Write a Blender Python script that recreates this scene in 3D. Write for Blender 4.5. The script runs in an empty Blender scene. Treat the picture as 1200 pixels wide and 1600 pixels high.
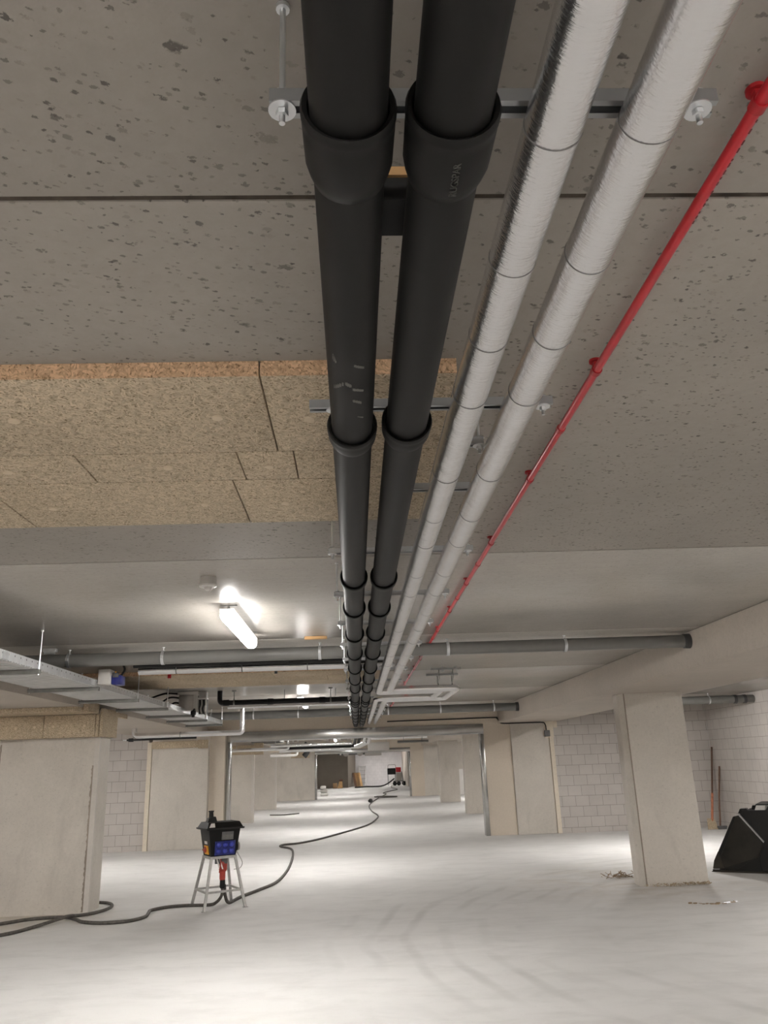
import bpy, bmesh, math, random
from mathutils import Vector, Matrix

random.seed(7)
scene = bpy.context.scene
COL = scene.collection

# ------------------------------------------------------------------ camera, world, exposure
F_PX, YAW, PIT, ROL, EYE = 1225.0, 0.0450, 0.3095, 0.03635, 1.65
fw = Vector((math.sin(YAW) * math.cos(PIT), math.cos(YAW) * math.cos(PIT), math.sin(PIT)))
rt = Vector((math.cos(YAW), -math.sin(YAW), 0))
up = rt.cross(fw)
r2 = rt * math.cos(ROL) - up * math.sin(ROL)
u2 = rt * math.sin(ROL) + up * math.cos(ROL)
cam_d = bpy.data.cameras.new('camera')
cam_d.sensor_fit = 'VERTICAL'
cam_d.sensor_height = 36.0
cam_d.lens = F_PX / 1600.0 * 36.0
cam_d.clip_start = 0.02
cam = bpy.data.objects.new('camera', cam_d)
COL.objects.link(cam)
cam.matrix_world = Matrix(((r2.x, u2.x, -fw.x, 0), (r2.y, u2.y, -fw.y, 0), (r2.z, u2.z, -fw.z, EYE), (0, 0, 0, 1)))
scene.camera = cam

world = bpy.data.worlds.new('world')
scene.world = world
world.use_nodes = True
world.node_tree.nodes['Background'].inputs[0].default_value = (0.9, 0.95, 1, 1)
world.node_tree.nodes['Background'].inputs[1].default_value = 0.0
scene.view_settings.view_transform = 'Standard'
scene.view_settings.look = 'None'
scene.view_settings.gamma = 1.0
scene.view_settings.use_curve_mapping = False
scene.view_settings.exposure = 0.0
scene.cycles.max_bounces = 12
scene.cycles.diffuse_bounces = 7
scene.cycles.sample_clamp_indirect = 6.0

LAMP = 262.0            # emission of the tube diffusers in the drive aisle
SIDE = 330.0            # the same in the side bays
LAMP_COL = (1.0, 0.97, 0.935)

CEIL, SOFF = 2.80, 2.45


# ------------------------------------------------------------------ materials
class NT:
    def __init__(s, name):
        s.m = bpy.data.materials.new(name)
        s.m.use_nodes = True
        s.t = s.m.node_tree
        s.b = s.t.nodes['Principled BSDF']
        s.L = s.t.links

    def n(s, typ, **kw):
        nd = s.t.nodes.new(typ)
        for k, v in kw.items():
            setattr(nd, k, v)
        return nd

    def pos(s, scale=(1, 1, 1), rot=(0, 0, 0), loc=(0, 0, 0)):
        g = s.n('ShaderNodeNewGeometry')
        mp = s.n('ShaderNodeMapping')
        mp.inputs['Scale'].default_value = scale
        mp.inputs['Rotation'].default_value = rot
        mp.inputs['Location'].default_value = loc
        s.L.new(g.outputs['Position'], mp.inputs['Vector'])
        return mp.outputs[0]

    def noise(s, vec, scale, detail=3, rough=0.5, dist=0.0):
        nd = s.n('ShaderNodeTexNoise')
        nd.inputs['Scale'].default_value = scale
        nd.inputs['Detail'].default_value = detail
        nd.inputs['Roughness'].default_value = rough
        nd.inputs['Distortion'].default_value = dist
        s.L.new(vec, nd.inputs['Vector'])
        return nd.outputs['Fac']

    def ramp(s, fac, lo, hi, a=0.0, b=1.0):
        nd = s.n('ShaderNodeMapRange')
        nd.inputs[1].default_value = lo
        nd.inputs[2].default_value = hi
        nd.inputs[3].default_value = a
        nd.inputs[4].default_value = b
        s.L.new(fac, nd.inputs[0])
        return nd.outputs[0]

    def math(s, op, a, b=None):
        nd = s.n('ShaderNodeMath', operation=op)
        for i, v in enumerate((a, b)):
            if v is None:
                continue
            if isinstance(v, (int, float)):
                nd.inputs[i].default_value = v
            else:
                s.L.new(v, nd.inputs[i])
        return nd.outputs[0]

    def mix(s, fac, a, b, mode='MIX'):
        nd = s.n('ShaderNodeMix', data_type='RGBA', blend_type=mode)
        for i, v in ((0, fac), (6, a), (7, b)):
            if isinstance(v, (int, float)):
                nd.inputs[i].default_value = v
            elif isinstance(v, tuple):
                nd.inputs[i].default_value = (*v, 1) if len(v) == 3 else v
            else:
                s.L.new(v, nd.inputs[i])
        return nd.outputs[2]

    def bump(s, h, strength=0.3, dist=0.01):
        nd = s.n('ShaderNodeBump')
        nd.inputs['Strength'].default_value = strength
        nd.inputs['Distance'].default_value = dist
        s.L.new(h, nd.inputs['Height'])
        s.L.new(nd.outputs[0], s.b.inputs['Normal'])

    def col(s, v):
        if isinstance(v, tuple):
            s.b.inputs['Base Color'].default_value = (*v, 1)
        else:
            s.L.new(v, s.b.inputs['Base Color'])

    def pr(s, rough=0.5, metal=0.0, spec=0.5):
        s.b.inputs['Roughness'].default_value = rough
        s.b.inputs['Metallic'].default_value = metal
        s.b.inputs['Specular IOR Level'].default_value = spec


def mul(c, k):
    return tuple(min(1, x * k) for x in c)


def plain(name, c, rough=0.5, metal=0.0, spec=0.5, var=0.12, scale=20):
    t = NT(name)
    f = t.noise(t.pos(), scale, 3)
    t.col(t.mix(t.ramp(f, .3, .7), mul(c, 1 - var), mul(c, 1 + var)))
    t.pr(rough, metal, spec)
    return t.m


def concrete(name, c, pits=0.0, rough=0.55, spec=0.4, mott=0.14, stain=0.0, streak=0.0, warm=0.0):
    t = NT(name)
    p = t.pos()
    big = t.noise(p, 0.9, 4, 0.6)
    fine = t.noise(p, 26, 3, 0.7)
    k = t.mix(t.ramp(big, .3, .7), mul(c, 1 - mott), mul(c, 1 + mott))
    k = t.mix(t.ramp(fine, .35, .65), mul((1, 1, 1), .94), (1.0, 1.0, 1.0)), k
    out = t.mix(1.0, k[1], k[0], 'MULTIPLY')
    h = fine
    if streak:
        sn = t.noise(t.pos((.7, 9, 9)), 3.0, 4, .65)
        out = t.mix(t.ramp(sn, .52, .75, 0, streak), out, mul(c, .62))
    if stain:
        sn = t.noise(t.pos((1.3, 1.3, .35)), 3.0, 5, .62, .6)
        out = t.mix(t.ramp(sn, .55, .72, 0, stain), out, mul(c, .6))
    if pits:
        for sc, th, seed, cut in ((15, .24, 0, .62), (36, .34, 3.1, .30), (64, .38, 7.7, .10)):
            v = t.n('ShaderNodeTexVoronoi')
            v.inputs['Scale'].default_value = sc
            dn = t.noise(t.pos(), sc * 2.2, 3, .7)
            vp = t.pos((.78, 1.05, 1.0), (0, 0, .15), (seed, seed, 0))
            ad = t.n('ShaderNodeVectorMath', operation='ADD')
            sc2 = t.n('ShaderNodeVectorMath', operation='SCALE')
            sc2.inputs['Scale'].default_value = 1.1 / sc
            cx = t.n('ShaderNodeCombineXYZ')
            t.L.new(dn, cx.inputs[0]); t.L.new(dn, cx.inputs[1])
            t.L.new(cx.outputs[0], sc2.inputs[0])
            t.L.new(vp, ad.inputs[0]); t.L.new(sc2.outputs[0], ad.inputs[1])
            t.L.new(ad.outputs[0], v.inputs['Vector'])
            sp = t.n('ShaderNodeSeparateColor')
            t.L.new(v.outputs['Color'], sp.inputs[0])
            size = t.math('MULTIPLY', t.ramp(sp.outputs[0], cut, 1.0, 0.0, 1.0), th)
            m = t.math('SUBTRACT', size, v.outputs['Distance'])
            m = t.ramp(m, 0.0, .08, 0, 1)
            m = t.math('MULTIPLY', m, t.ramp(sp.outputs[1], 0, 1, .12, .9))
            m = t.math('MULTIPLY', m, pits)
            out = t.mix(m, out, mul(c, .25))
            h = t.math('SUBTRACT', h, m)
    t.col(out)
    t.pr(rough, 0, spec)
    t.bump(h, .25, .004)
    return t.m


def woodwool(name, tint=(1, 1, 1)):
    t = NT(name)
    light = tuple(a * b for a, b in zip((.62, .515, .38), tint))
    mid = tuple(a * b for a, b in zip((.42, .345, .245), tint))
    dark = tuple(a * b for a, b in zip((.15, .112, .068), tint))
    base = t.noise(t.pos(), 120, 2)
    out = t.mix(t.ramp(base, .36, .52), dark, mid)
    hs = None
    warp = t.n('ShaderNodeTexNoise'); warp.inputs['Scale'].default_value = 22
    gg = t.n('ShaderNodeNewGeometry'); t.L.new(gg.outputs['Position'], warp.inputs['Vector'])
    ws = t.n('ShaderNodeVectorMath', operation='SCALE'); ws.inputs['Scale'].default_value = .035
    t.L.new(warp.outputs['Color'], ws.inputs[0])
    wa = t.n('ShaderNodeVectorMath', operation='ADD')
    t.L.new(gg.outputs['Position'], wa.inputs[0]); t.L.new(ws.outputs[0], wa.inputs[1])
    for i in range(8):
        rot = i * .395 + .13 * (i % 3)
        mr = t.n('ShaderNodeVectorRotate', rotation_type='EULER_XYZ')
        mr.inputs['Rotation'].default_value = (.25 * (i % 2), .3 * (i % 3) - .3, rot)
        t.L.new(wa.outputs[0], mr.inputs['Vector'])
        mp = t.n('ShaderNodeMapping')
        mp.inputs['Scale'].default_value = (19, 118, 70)
        mp.inputs['Location'].default_value = (i * 1.37, i * 2.1, i * .7)
        t.L.new(mr.outputs[0], mp.inputs['Vector'])
        v = t.n('ShaderNodeTexVoronoi'); v.inputs['Scale'].default_value = 1.0
        t.L.new(mp.outputs[0], v.inputs['Vector'])
        line = t.ramp(v.outputs['Distance'], .40, .26, 0, 1)
        sp = t.n('ShaderNodeSeparateColor'); t.L.new(v.outputs['Color'], sp.inputs[0])
        out = t.mix(line, out, t.mix(sp.outputs[0], mul(light, .72), mul(light, 1.12)))
        hs = line if hs is None else t.math('MAXIMUM', t.math('MULTIPLY', hs, .9), line)
    bl = t.noise(t.pos(), 1.4, 2)
    out = t.mix(1.0, out, t.mix(t.ramp(bl, .35, .65), (.88, .88, .88), (1, 1, 1)), 'MULTIPLY')
    t.col(out)
    t.pr(.9, 0, .15)
    t.bump(hs, .5, .003)
    return t.m


def blocks(name, axis, c1, c2, mortar, shift=0.0):
    t = NT(name)
    g = t.n('ShaderNodeNewGeometry')
    sp = t.n('ShaderNodeSeparateXYZ'); t.L.new(g.outputs['Position'], sp.inputs[0])
    cb = t.n('ShaderNodeCombineXYZ')
    t.L.new(sp.outputs[axis], cb.inputs[0])
    t.L.new(t.math('ADD', sp.outputs[2], .112 + shift), cb.inputs[1])
    b = t.n('ShaderNodeTexBrick')
    b.inputs['Scale'].default_value = 1.0
    b.inputs['Brick Width'].default_value = .312
    b.inputs['Row Height'].default_value = .2235
    b.inputs['Mortar Size'].default_value = .0045
    b.inputs['Mortar Smooth'].default_value = .3
    b.inputs['Color1'].default_value = (*c1, 1)
    b.inputs['Color2'].default_value = (*c2, 1)
    b.inputs['Mortar'].default_value = (*mortar, 1)
    t.L.new(cb.outputs[0], b.inputs['Vector'])
    f = t.noise(t.pos(), 2.2, 4, .6)
    out = t.mix(1.0, b.outputs['Color'], t.mix(t.ramp(f, .3, .7), (.88, .88, .88), (1, 1, 1)), 'MULTIPLY')
    t.col(out)
    t.pr(.75, 0, .25)
    t.bump(b.outputs['Fac'], -.5, .004)
    return t.m


def foil(name, scale):
    t = NT(name)
    w = t.noise(t.pos(scale), 5.0, 4, .65, .3)
    w2 = t.noise(t.pos(), 34, 3, .6, .5)
    big = t.noise(t.pos(), 7, 2)
    t.col(t.mix(t.ramp(w, .3, .7), (.955, .96, .975), (.98, .985, 1.0)))
    t.pr(.21, .96, .5)
    h = t.math('ADD', t.math('MULTIPLY', w, .42), t.math('MULTIPLY', w2, .40))
    h = t.math('ADD', h, t.math('MULTIPLY', big, 1.6))
    t.bump(h, .42, .008)
    return t.m


def floor_mat():
    t = NT('floor_screed')
    p = t.pos()
    c = (.63, .62, .608)
    out = t.mix(t.ramp(t.noise(p, .35, 5, .6), .3, .7), mul(c, .90), mul(c, 1.08))
    f = t.noise(t.pos((1, 2.2, 1), (0, 0, .3)), 1.6, 6, .68, .4)
    out = t.mix(t.ramp(f, .46, .70, 0, .5), out, mul(c, .76))
    # curving tyre tracks
    g = t.n('ShaderNodeNewGeometry')
    d = t.n('ShaderNodeVectorMath', operation='DISTANCE')
    d.inputs[1].default_value = (6.6, 8.2, 0)
    t.L.new(g.outputs['Position'], d.inputs[0])
    wv = t.math('SINE', t.math('MULTIPLY', t.math('ADD', d.outputs['Value'], t.math('MULTIPLY', t.noise(p, .5, 2), .5)), 17))
    m = t.math('MULTIPLY', t.ramp(wv, .35, 1.0), t.ramp(t.noise(p, .8, 3), .42, .65))
    rng = t.math('MULTIPLY', t.ramp(d.outputs['Value'], 4.0, 4.6), t.ramp(d.outputs['Value'], 7.2, 6.4))
    m = t.math('MULTIPLY', t.math('MULTIPLY', m, rng), .42)
    out = t.mix(m, out, mul(c, .62))
    # sandy dust near the right-hand pillar
    d2 = t.n('ShaderNodeVectorMath', operation='DISTANCE')
    d2.inputs[1].default_value = (3.9, 11.6, 0)
    t.L.new(g.outputs['Position'], d2.inputs[0])
    sn = t.noise(t.pos((1, 1.6, 1)), 1.3, 6, .7, .8)
    m = t.math('MULTIPLY', t.ramp(d2.outputs['Value'], 2.2, .3), t.ramp(sn, .42, .62))
    out = t.mix(t.math('MULTIPLY', m, .55), out, (.40, .335, .26))
    d3 = t.n('ShaderNodeVectorMath', operation='DISTANCE')
    d3.inputs[1].default_value = (-4.2, 10.85, 0)
    t.L.new(g.outputs['Position'], d3.inputs[0])
    m = t.math('MULTIPLY', t.ramp(d3.outputs['Value'], 1.25, .5), t.ramp(sn, .30, .60))
    out = t.mix(t.math('MULTIPLY', m, .5), out, (.46, .37, .26))
    sp = t.noise(p, 60, 2)
    out = t.mix(t.ramp(sp, .68, .74, 0, .35), out, mul(c, .55))
    t.col(out)
    t.pr(.75, 0, .2)
    t.bump(t.noise(p, 30, 4, .7), .15, .003)
    return t.m


def emit(name, col, strength, down=False):
    t = NT(name)
    t.col((.9, .9, .88))
    t.b.inputs['Emission Color'].default_value = (*col, 1)
    t.b.inputs['Emission Strength'].default_value = strength
    if down:     # the optic inside the tube throws most of its light downwards
        g = t.n('ShaderNodeNewGeometry')
        sp = t.n('ShaderNodeSeparateXYZ'); t.L.new(g.outputs['True Normal'], sp.inputs[0])
        f = t.ramp(t.math('MULTIPLY', sp.outputs[2], -1.0), .15, .9, .07, 1.0)
        f = t.math('ADD', f, t.math('MULTIPLY', t.math('ABSOLUTE', sp.outputs[1]), .32))
        t.L.new(t.math('MULTIPLY', f, strength), t.b.inputs['Emission Strength'])
    t.pr(.4)
    return t.m


def tray_mat():
    t = NT('tray_perforated_zinc')
    g = t.n('ShaderNodeNewGeometry')
    sp = t.n('ShaderNodeSeparateXYZ'); t.L.new(g.outputs['Position'], sp.inputs[0])
    a = t.math('ABSOLUTE', t.math('SUBTRACT', t.math('FRACT', t.math('MULTIPLY', sp.outputs[1], 9.0)), .5))
    b = t.math('ABSOLUTE', t.math('SUBTRACT', sp.outputs[2], 2.528))
    m = t.math('MULTIPLY', t.ramp(a, .075, .045), t.ramp(b, .008, .005))
    f = t.noise(t.pos(), 14, 3)
    t.col(t.mix(m, t.mix(t.ramp(f, .3, .7), (.50, .51, .52), (.60, .61, .62)), (.03, .03, .03)))
    t.pr(.42, .75)
    return t.m


M = {}
M['ceil_pit'] = concrete('ceiling_pitted_concrete', (.292, .267, .240), pits=1.0, rough=.75, spec=.2, mott=.10)
M['ceil'] = concrete('ceiling_smooth_concrete', (.40, .373, .340), pits=.30, rough=.24, spec=.45, mott=.08, streak=.22)
M['beam'] = concrete('beam_concrete', (.43, .385, .335), pits=.25, rough=.6, mott=.08, streak=.12)
M['pillar'] = concrete('pillar_concrete', (.60, .56, .505), pits=.25, rough=.6, mott=.10, stain=.30)
M['pillar_edge'] = concrete('pillar_edge_concrete', (.62, .585, .54), rough=.6, mott=.06)
M['dirt'] = concrete('chipped_joint', (.31, .265, .22), pits=.6, rough=.9, mott=.3)
M['dark_conc'] = concrete('dark_concrete', (.165, .142, .115), rough=.7, mott=.1, streak=.2)
M['beige'] = concrete('beige_painted_concrete', (.62, .545, .455), rough=.6, mott=.04, stain=.06)
M['cream'] = plain('cream_strip', (.68, .61, .50), .7, var=.05)
M['white_wall'] = blocks('white_block_wall', 0, (.78, .76, .77), (.74, .72, .73), (.60, .58, .58))
M['brick_x'] = blocks('sand_lime_blocks_back', 0, (.54, .505, .475), (.50, .465, .437), (.25, .225, .20))
M['brick_y'] = blocks('sand_lime_blocks_side', 1, (.54, .505, .475), (.51, .475, .447), (.29, .26, .235))
M['floor'] = floor_mat()
M['wool'] = woodwool('wood_wool_board')
M['wool_edge'] = woodwool('wood_wool_board_edge', (1.12, .92, .80))
M['plug'] = plain('plug_cap', (.62, .52, .38), .6, var=.05)
M['black'] = plain('black_polyethylene', (.009, .0088, .0084), .55, 0, .17, .15, 6)
M['black_matt'] = plain('black_rubber', (.012, .012, .012), .6, 0, .3)
M['scuff'] = plain('chalky_scuff', (.10, .098, .09), .8, 0, .2)
M['emboss'] = plain('moulded_letters', (.05, .049, .046), .7, 0, .25)
M['foil_y'] = foil('aluminium_foil_lagging', (5, 34, 5))
M['foil_x'] = foil('aluminium_foil_lagging_cross', (34, 5, 5))
M['tape'] = plain('foil_tape_edge', (.20, .195, .19), .5, .6)
M['zinc'] = plain('galvanised_steel', (.36, .37, .375), .36, .9, .5, .12, 12)
M['zinc_bright'] = plain('bright_zinc', (.80, .82, .84), .28, .9, .5, .06)
M['lintel'] = plain('galvanised_lintel', (.46, .46, .45), .20, .9, .5, .10, 2.5)
M['tray'] = tray_mat()
M['tray_floor'] = plain('tray_floor_zinc', (.66, .665, .66), .5, .35, .5, .06, 9)
M['rail_dark'] = plain('dull_support_steel', (.20, .20, .19), .5, .7)
M['pvc'] = plain('grey_pvc', (.128, .126, .117), .42, 0, .4, .06, 8)
M['pvc_dark'] = plain('dark_grey_collar', (.04, .04, .04), .5)
M['red'] = plain('red_painted_steel', (.40, .010, .018), .32, 0, .5, .08)
M['red_dark'] = plain('red_clip', (.30, .01, .014), .45, 0, .4)
M['ink'] = plain('dark_print', (.10, .01, .012), .6)
M['white'] = plain('white_plastic', (.78, .76, .73), .4, var=.03)
M['offwhite'] = plain('grey_white_plastic', (.55, .53, .50), .5, var=.04)
M['greybox'] = plain('grey_plastic', (.36, .34, .315), .5, var=.05)
M['dkgrey'] = plain('dark_grey_plastic', (.10, .10, .10), .5)
M['blue'] = plain('blue_plastic', (.010, .017, .15), .4)
M['blue_lt'] = plain('blue_socket_lid', (.03, .045, .34), .35)
M['yellow'] = plain('yellow_plastic', (.80, .36, .02), .45)
M['orange'] = plain('orange_red_plastic', (.36, .045, .028), .5)
M['wood'] = plain('raw_timber', (.40, .235, .10), .7, var=.2, scale=9)
M['wood_dark'] = plain('worn_timber', (.11, .055, .032), .6, var=.25, scale=12)
M['cardboard'] = plain('cardboard', (.30, .19, .10), .8)
M['bucket'] = plain('black_bucket_paint', (.008, .0078, .0072), .5, .0, .3, .25, 3)
M['bucket_worn'] = plain('worn_bucket_steel', (.034, .029, .022), .6, .0, .3, .3, 8)
M['bucket_side'] = plain('olive_black_side', (.020, .018, .014), .6, 0, .3, .4, 5)
M['steel_edge'] = plain('worn_bare_steel', (.40, .40, .40), .38, .85)
M['alu'] = plain('stand_aluminium', (.46, .455, .44), .42, .7)
M['cable'] = plain('dusty_black_cable', (.085, .078, .07), .65, 0, .3, .3, 30)
M['lcd'] = plain('meter_window', (.16, .16, .15), .15)
M['chips'] = plain('wood_chips', (.40, .32, .22), .9, var=.3, scale=60)
M['straw'] = plain('dry_twigs', (.25, .18, .11), .9, var=.3)
M['joint_shade'] = plain('painted_joint_shade', (.055, .045, .036), .9, 0, .1, .5, 14)  # dark colour standing for the shade inside the ceiling joints
M['rust'] = plain('scraped_orange_paint', (.42, .15, .075), .6, var=.3, scale=14)
M['tube'] = emit('lit_tube_diffuser', LAMP_COL, LAMP, True)
M['tube_body'] = emit('lit_tube_upper_shell', LAMP_COL, 15.0, True)
M['tube_side'] = emit('lit_tube_diffuser_bay', LAMP_COL, SIDE, True)


# ------------------------------------------------------------------ mesh helpers
class MB:
    def __init__(s):
        s.bm = bmesh.new()

    def box(s, x0, x1, y0, y1, z0, z1, bev=0.0):
        tmp = bmesh.new()
        bmesh.ops.create_cube(tmp, size=1)
        for v in tmp.verts:
            v.co = Vector(((x0 + x1) / 2 + v.co.x * (x1 - x0), (y0 + y1) / 2 + v.co.y * (y1 - y0), (z0 + z1) / 2 + v.co.z * (z1 - z0)))
        if bev:
            bmesh.ops.bevel(tmp, geom=tmp.edges[:], offset=bev, segments=2, affect='EDGES', profile=.5)
        s._merge(tmp)
        return s

    def _merge(s, tmp, mat=None):
        me = bpy.data.meshes.new('tmp')
        if mat is not None:
            tmp.transform(mat)
        tmp.to_mesh(me)
        tmp.free()
        s.bm.from_mesh(me)
        bpy.data.meshes.remove(me)

    def prism(s, pts, axis, a, b):
        """polygon pts in the two remaining axes, extruded from a to b along axis"""
        def mk(p, q):
            if axis == 'x': return (q, p[0], p[1])
            if axis == 'y': return (p[0], q, p[1])
            return (p[0], p[1], q)
        va = [s.bm.verts.new(mk(p, a)) for p in pts]
        vb = [s.bm.verts.new(mk(p, b)) for p in pts]
        n = len(pts)
        s.bm.faces.new(va); s.bm.faces.new(vb[::-1])
        for i in range(n):
            s.bm.faces.new((va[i], vb[i], vb[(i + 1) % n], va[(i + 1) % n]))
        return s

    def hull8(s, bot, top):
        """frustum from two quads of 3-D points"""
        va = [s.bm.verts.new(p) for p in bot]; vb = [s.bm.verts.new(p) for p in top]
        s.bm.faces.new(va[::-1]); s.bm.faces.new(vb)
        for i in range(4):
            s.bm.faces.new((va[i], va[(i + 1) % 4], vb[(i + 1) % 4], vb[i]))
        return s

    def tube(s, path, r, seg=16, caps=True):
        P = [Vector(p) for p in path]
        R = r if isinstance(r, (list, tuple)) else [r] * len(P)
        rings = []
        t0 = (P[1] - P[0]).normalized()
        ref = Vector((0, 0, 1)) if abs(t0.z) < .9 else Vector((1, 0, 0))
        nrm = (ref - t0 * ref.dot(t0)).normalized()
        for i, p in enumerate(P):
            if i == 0: t = (P[1] - P[0]).normalized()
            elif i == len(P) - 1: t = (P[i] - P[i - 1]).normalized()
            else:
                t = (P[i + 1] - P[i]).normalized() + (P[i] - P[i - 1]).normalized()
                t = t.normalized() if t.length > 1e-6 else (P[i + 1] - P[i]).normalized()
            nrm = (nrm - t * nrm.dot(t))
            nrm = nrm.normalized() if nrm.length > 1e-6 else Vector((0, 0, 1))
            bn = t.cross(nrm)
            rings.append([s.bm.verts.new(p + (nrm * math.cos(a) + bn * math.sin(a)) * R[i])
                          for a in [2 * math.pi * k / seg for k in range(seg)]])
        for i in range(len(rings) - 1):
            for k in range(seg):
                f = s.bm.faces.new((rings[i][k], rings[i][(k + 1) % seg], rings[i + 1][(k + 1) % seg], rings[i + 1][k]))
                f.smooth = True
        if caps:
            s.bm.faces.new(rings[0][::-1]); s.bm.faces.new(rings[-1])
        return s

    def bar(s, a, b, w, h, roll=0.0):
        """rectangular bar between two points"""
        a = Vector(a); b = Vector(b); t = (b - a).normalized()
        ref = Vector((0, 0, 1)) if abs(t.z) < .95 else Vector((math.cos(roll), math.sin(roll), 0))
        u = t.cross(ref).normalized(); v = u.cross(t)
        va = [s.bm.verts.new(a + u * (x * w / 2) + v * (y * h / 2)) for x, y in ((-1, -1), (1, -1), (1, 1), (-1, 1))]
        vb = [s.bm.verts.new(b + u * (x * w / 2) + v * (y * h / 2)) for x, y in ((-1, -1), (1, -1), (1, 1), (-1, 1))]
        s.bm.faces.new(va[::-1]); s.bm.faces.new(vb)
        for i in range(4):
            s.bm.faces.new((va[i], va[(i + 1) % 4], vb[(i + 1) % 4], vb[i]))
        return s

    def lathe(s, prof, origin, axis=(0, 0, 1), seg=24, closed=False):
        """prof: list of (radius, distance along axis); open ends are closed when the radius is 0"""
        ax = Vector(axis).normalized(); o = Vector(origin)
        ref = Vector((0, 0, 1)) if abs(ax.z) < .9 else Vector((1, 0, 0))
        u = (ref - ax * ref.dot(ax)).normalized(); v = ax.cross(u)
        rings = []
        for r, d in prof:
            if r <= 1e-6:
                rings.append([s.bm.verts.new(o + ax * d)])
            else:
                rings.append([s.bm.verts.new(o + ax * d + (u * math.cos(a) + v * math.sin(a)) * r)
                              for a in [2 * math.pi * k / seg for k in range(seg)]])
        pairs = list(zip(rings, rings[1:]))
        if closed: pairs.append((rings[-1], rings[0]))
        for A, B in pairs:
            for k in range(seg):
                k2 = (k + 1) % seg
                if len(A) == 1 and len(B) == 1: continue
                if len(A) == 1: q = (A[0], B[k2], B[k])
                elif len(B) == 1: q = (A[k], A[k2], B[0])
                else: q = (A[k], A[k2], B[k2], B[k])
                f = s.bm.faces.new(q); f.smooth = True
        return s

    def build(s, name, mat, parent=None, sharp=40):
        bmesh.ops.recalc_face_normals(s.bm, faces=s.bm.faces[:])
        me = bpy.data.meshes.new(name)
        if parent is None:
            xs = [v.co for v in s.bm.verts]
            base = Vector(((min(v.x for v in xs) + max(v.x for v in xs)) / 2, (min(v.y for v in xs) + max(v.y for v in xs)) / 2, min(v.z for v in xs)))
        else:
            base = Vector(world_of(parent))
        s.bm.transform(Matrix.Translation(-base))
        s.bm.to_mesh(me); s.bm.free()
        me.materials.append(M[mat])
        try:
            me.set_sharp_from_angle(angle=math.radians(sharp))
        except Exception:
            pass
        o = bpy.data.objects.new(name, me)
        COL.objects.link(o)
        if parent is not None:
            o.parent = parent
        else:
            o.location = base
        return o


def world_of(o):
    v = Vector(o.location)
    while o.parent is not None:
        o = o.parent
        v += Vector(o.location)
    return v


def tag(o, label, cat, group=None, kind=None):
    o['label'] = label; o['category'] = cat
    if group: o['group'] = group
    if kind: o['kind'] = kind
    return o


def thing(name, loc, label, cat, group=None):
    o = bpy.data.objects.new(name, None)
    o.empty_display_size = .1
    o.location = loc
    COL.objects.link(o)
    return tag(o, label, cat, group)


def struct(name, mb, mat, label, cat):
    return tag(mb.build(name, mat), label, cat, None, 'structure')


def move_tree(src, offset, label, parent=None):
    """copy a thing with its parts and sub-parts, shifted by offset"""
    c = src.copy(); COL.objects.link(c)
    if parent is None:
        c.location = Vector(src.location) + Vector(offset); c['label'] = label
    else:
        c.parent = parent
    for ch in list(src.children):
        move_tree(ch, offset, None, c)
    return c


def rounded(path, rad, n=6):
    """polyline with filleted corners"""
    P = [Vector(p) for p in path]; out = [P[0]]
    for i in range(1, len(P) - 1):
        a = (P[i - 1] - P[i]); b = (P[i + 1] - P[i])
        r = min(rad, a.length * .49, b.length * .49)
        p0 = P[i] + a.normalized() * r; p2 = P[i] + b.normalized() * r
        for k in range(n + 1):
            t = k / n
            out.append(p0 * (1 - t) ** 2 + P[i] * 2 * t * (1 - t) + p2 * t * t)
    out.append(P[-1])
    return out


def smooth(path, n=6):
    P = [Vector(p) for p in path]; out = []
    for i in range(len(P) - 1):
        p0 = P[max(i - 1, 0)]; p1 = P[i]; p2 = P[i + 1]; p3 = P[min(i + 2, len(P) - 1)]
        for k in range(n):
            t = k / n
            out.append(.5 * ((2 * p1) + (p2 - p0) * t + (2 * p0 - 5 * p1 + 4 * p2 - p3) * t * t + (3 * p1 - p0 - 3 * p2 + p3) * t ** 3))
    out.append(P[-1])
    return out


ORD = ['first', 'second', 'third', 'fourth', 'fifth', 'sixth', 'seventh', 'eighth', 'ninth', 'tenth', 'eleventh', 'twelfth', 'thirteenth', 'fourteenth', 'fifteenth', 'sixteenth']

# ------------------------------------------------------------------ the setting
struct('floor', MB().box(-8.3, 8.5, -8, 66.5, -.2, 0), 'floor', 'pale dusty screed floor of the car park', 'floor')

cl = MB()
J0 = 1.39
ys = [-8.0, -4.69, -1.65] + [J0 + 3.04 * k for k in range(0, 22)]
near, far = MB(), MB()
for i in range(len(ys) - 1):
    a, b = ys[i] + .0075, ys[i + 1] - .0075
    (near if a < 4.3 else far).box(-8.3, 8.5, a, b, CEIL, CEIL + .22, .004)
far.box(-8.3, 8.5, -8, 66.5, CEIL + .222, CEIL + .3)
joint_shade = MB()
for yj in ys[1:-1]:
    joint_shade.box(-8.3, 8.5, yj - .0075, yj + .0075, CEIL + .0045, CEIL + .2)  # dark filler strip paints the shade of a deep open joint
ce = far.build('ceiling', 'ceil')
tag(ce, 'concrete plank ceiling with dark straight joints', 'ceiling', None, 'structure')
joint_shade.build('joint_shade_strip', 'joint_shade', ce)['label'] = 'dark strips painted in for the shade between the planks'
near.build('ceiling_plank', 'ceil_pit', ce)['label'] = 'rough pitted planks of the ceiling'

struct('wall_right', MB().box(8.30, 8.5, -8, 66, 0, CEIL), 'brick_y', 'light grey block wall on the right side', 'wall')
struct('wall_left', MB().box(-8.3, -8.08, -8, 66, 0, CEIL), 'brick_y', 'light grey block wall on the left side', 'wall')
struct('wall_rear', MB().box(-8.08, 8.30, -8.2, -8, 0, CEIL), 'beige', 'wall closing the car park behind the camera', 'wall')

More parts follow.
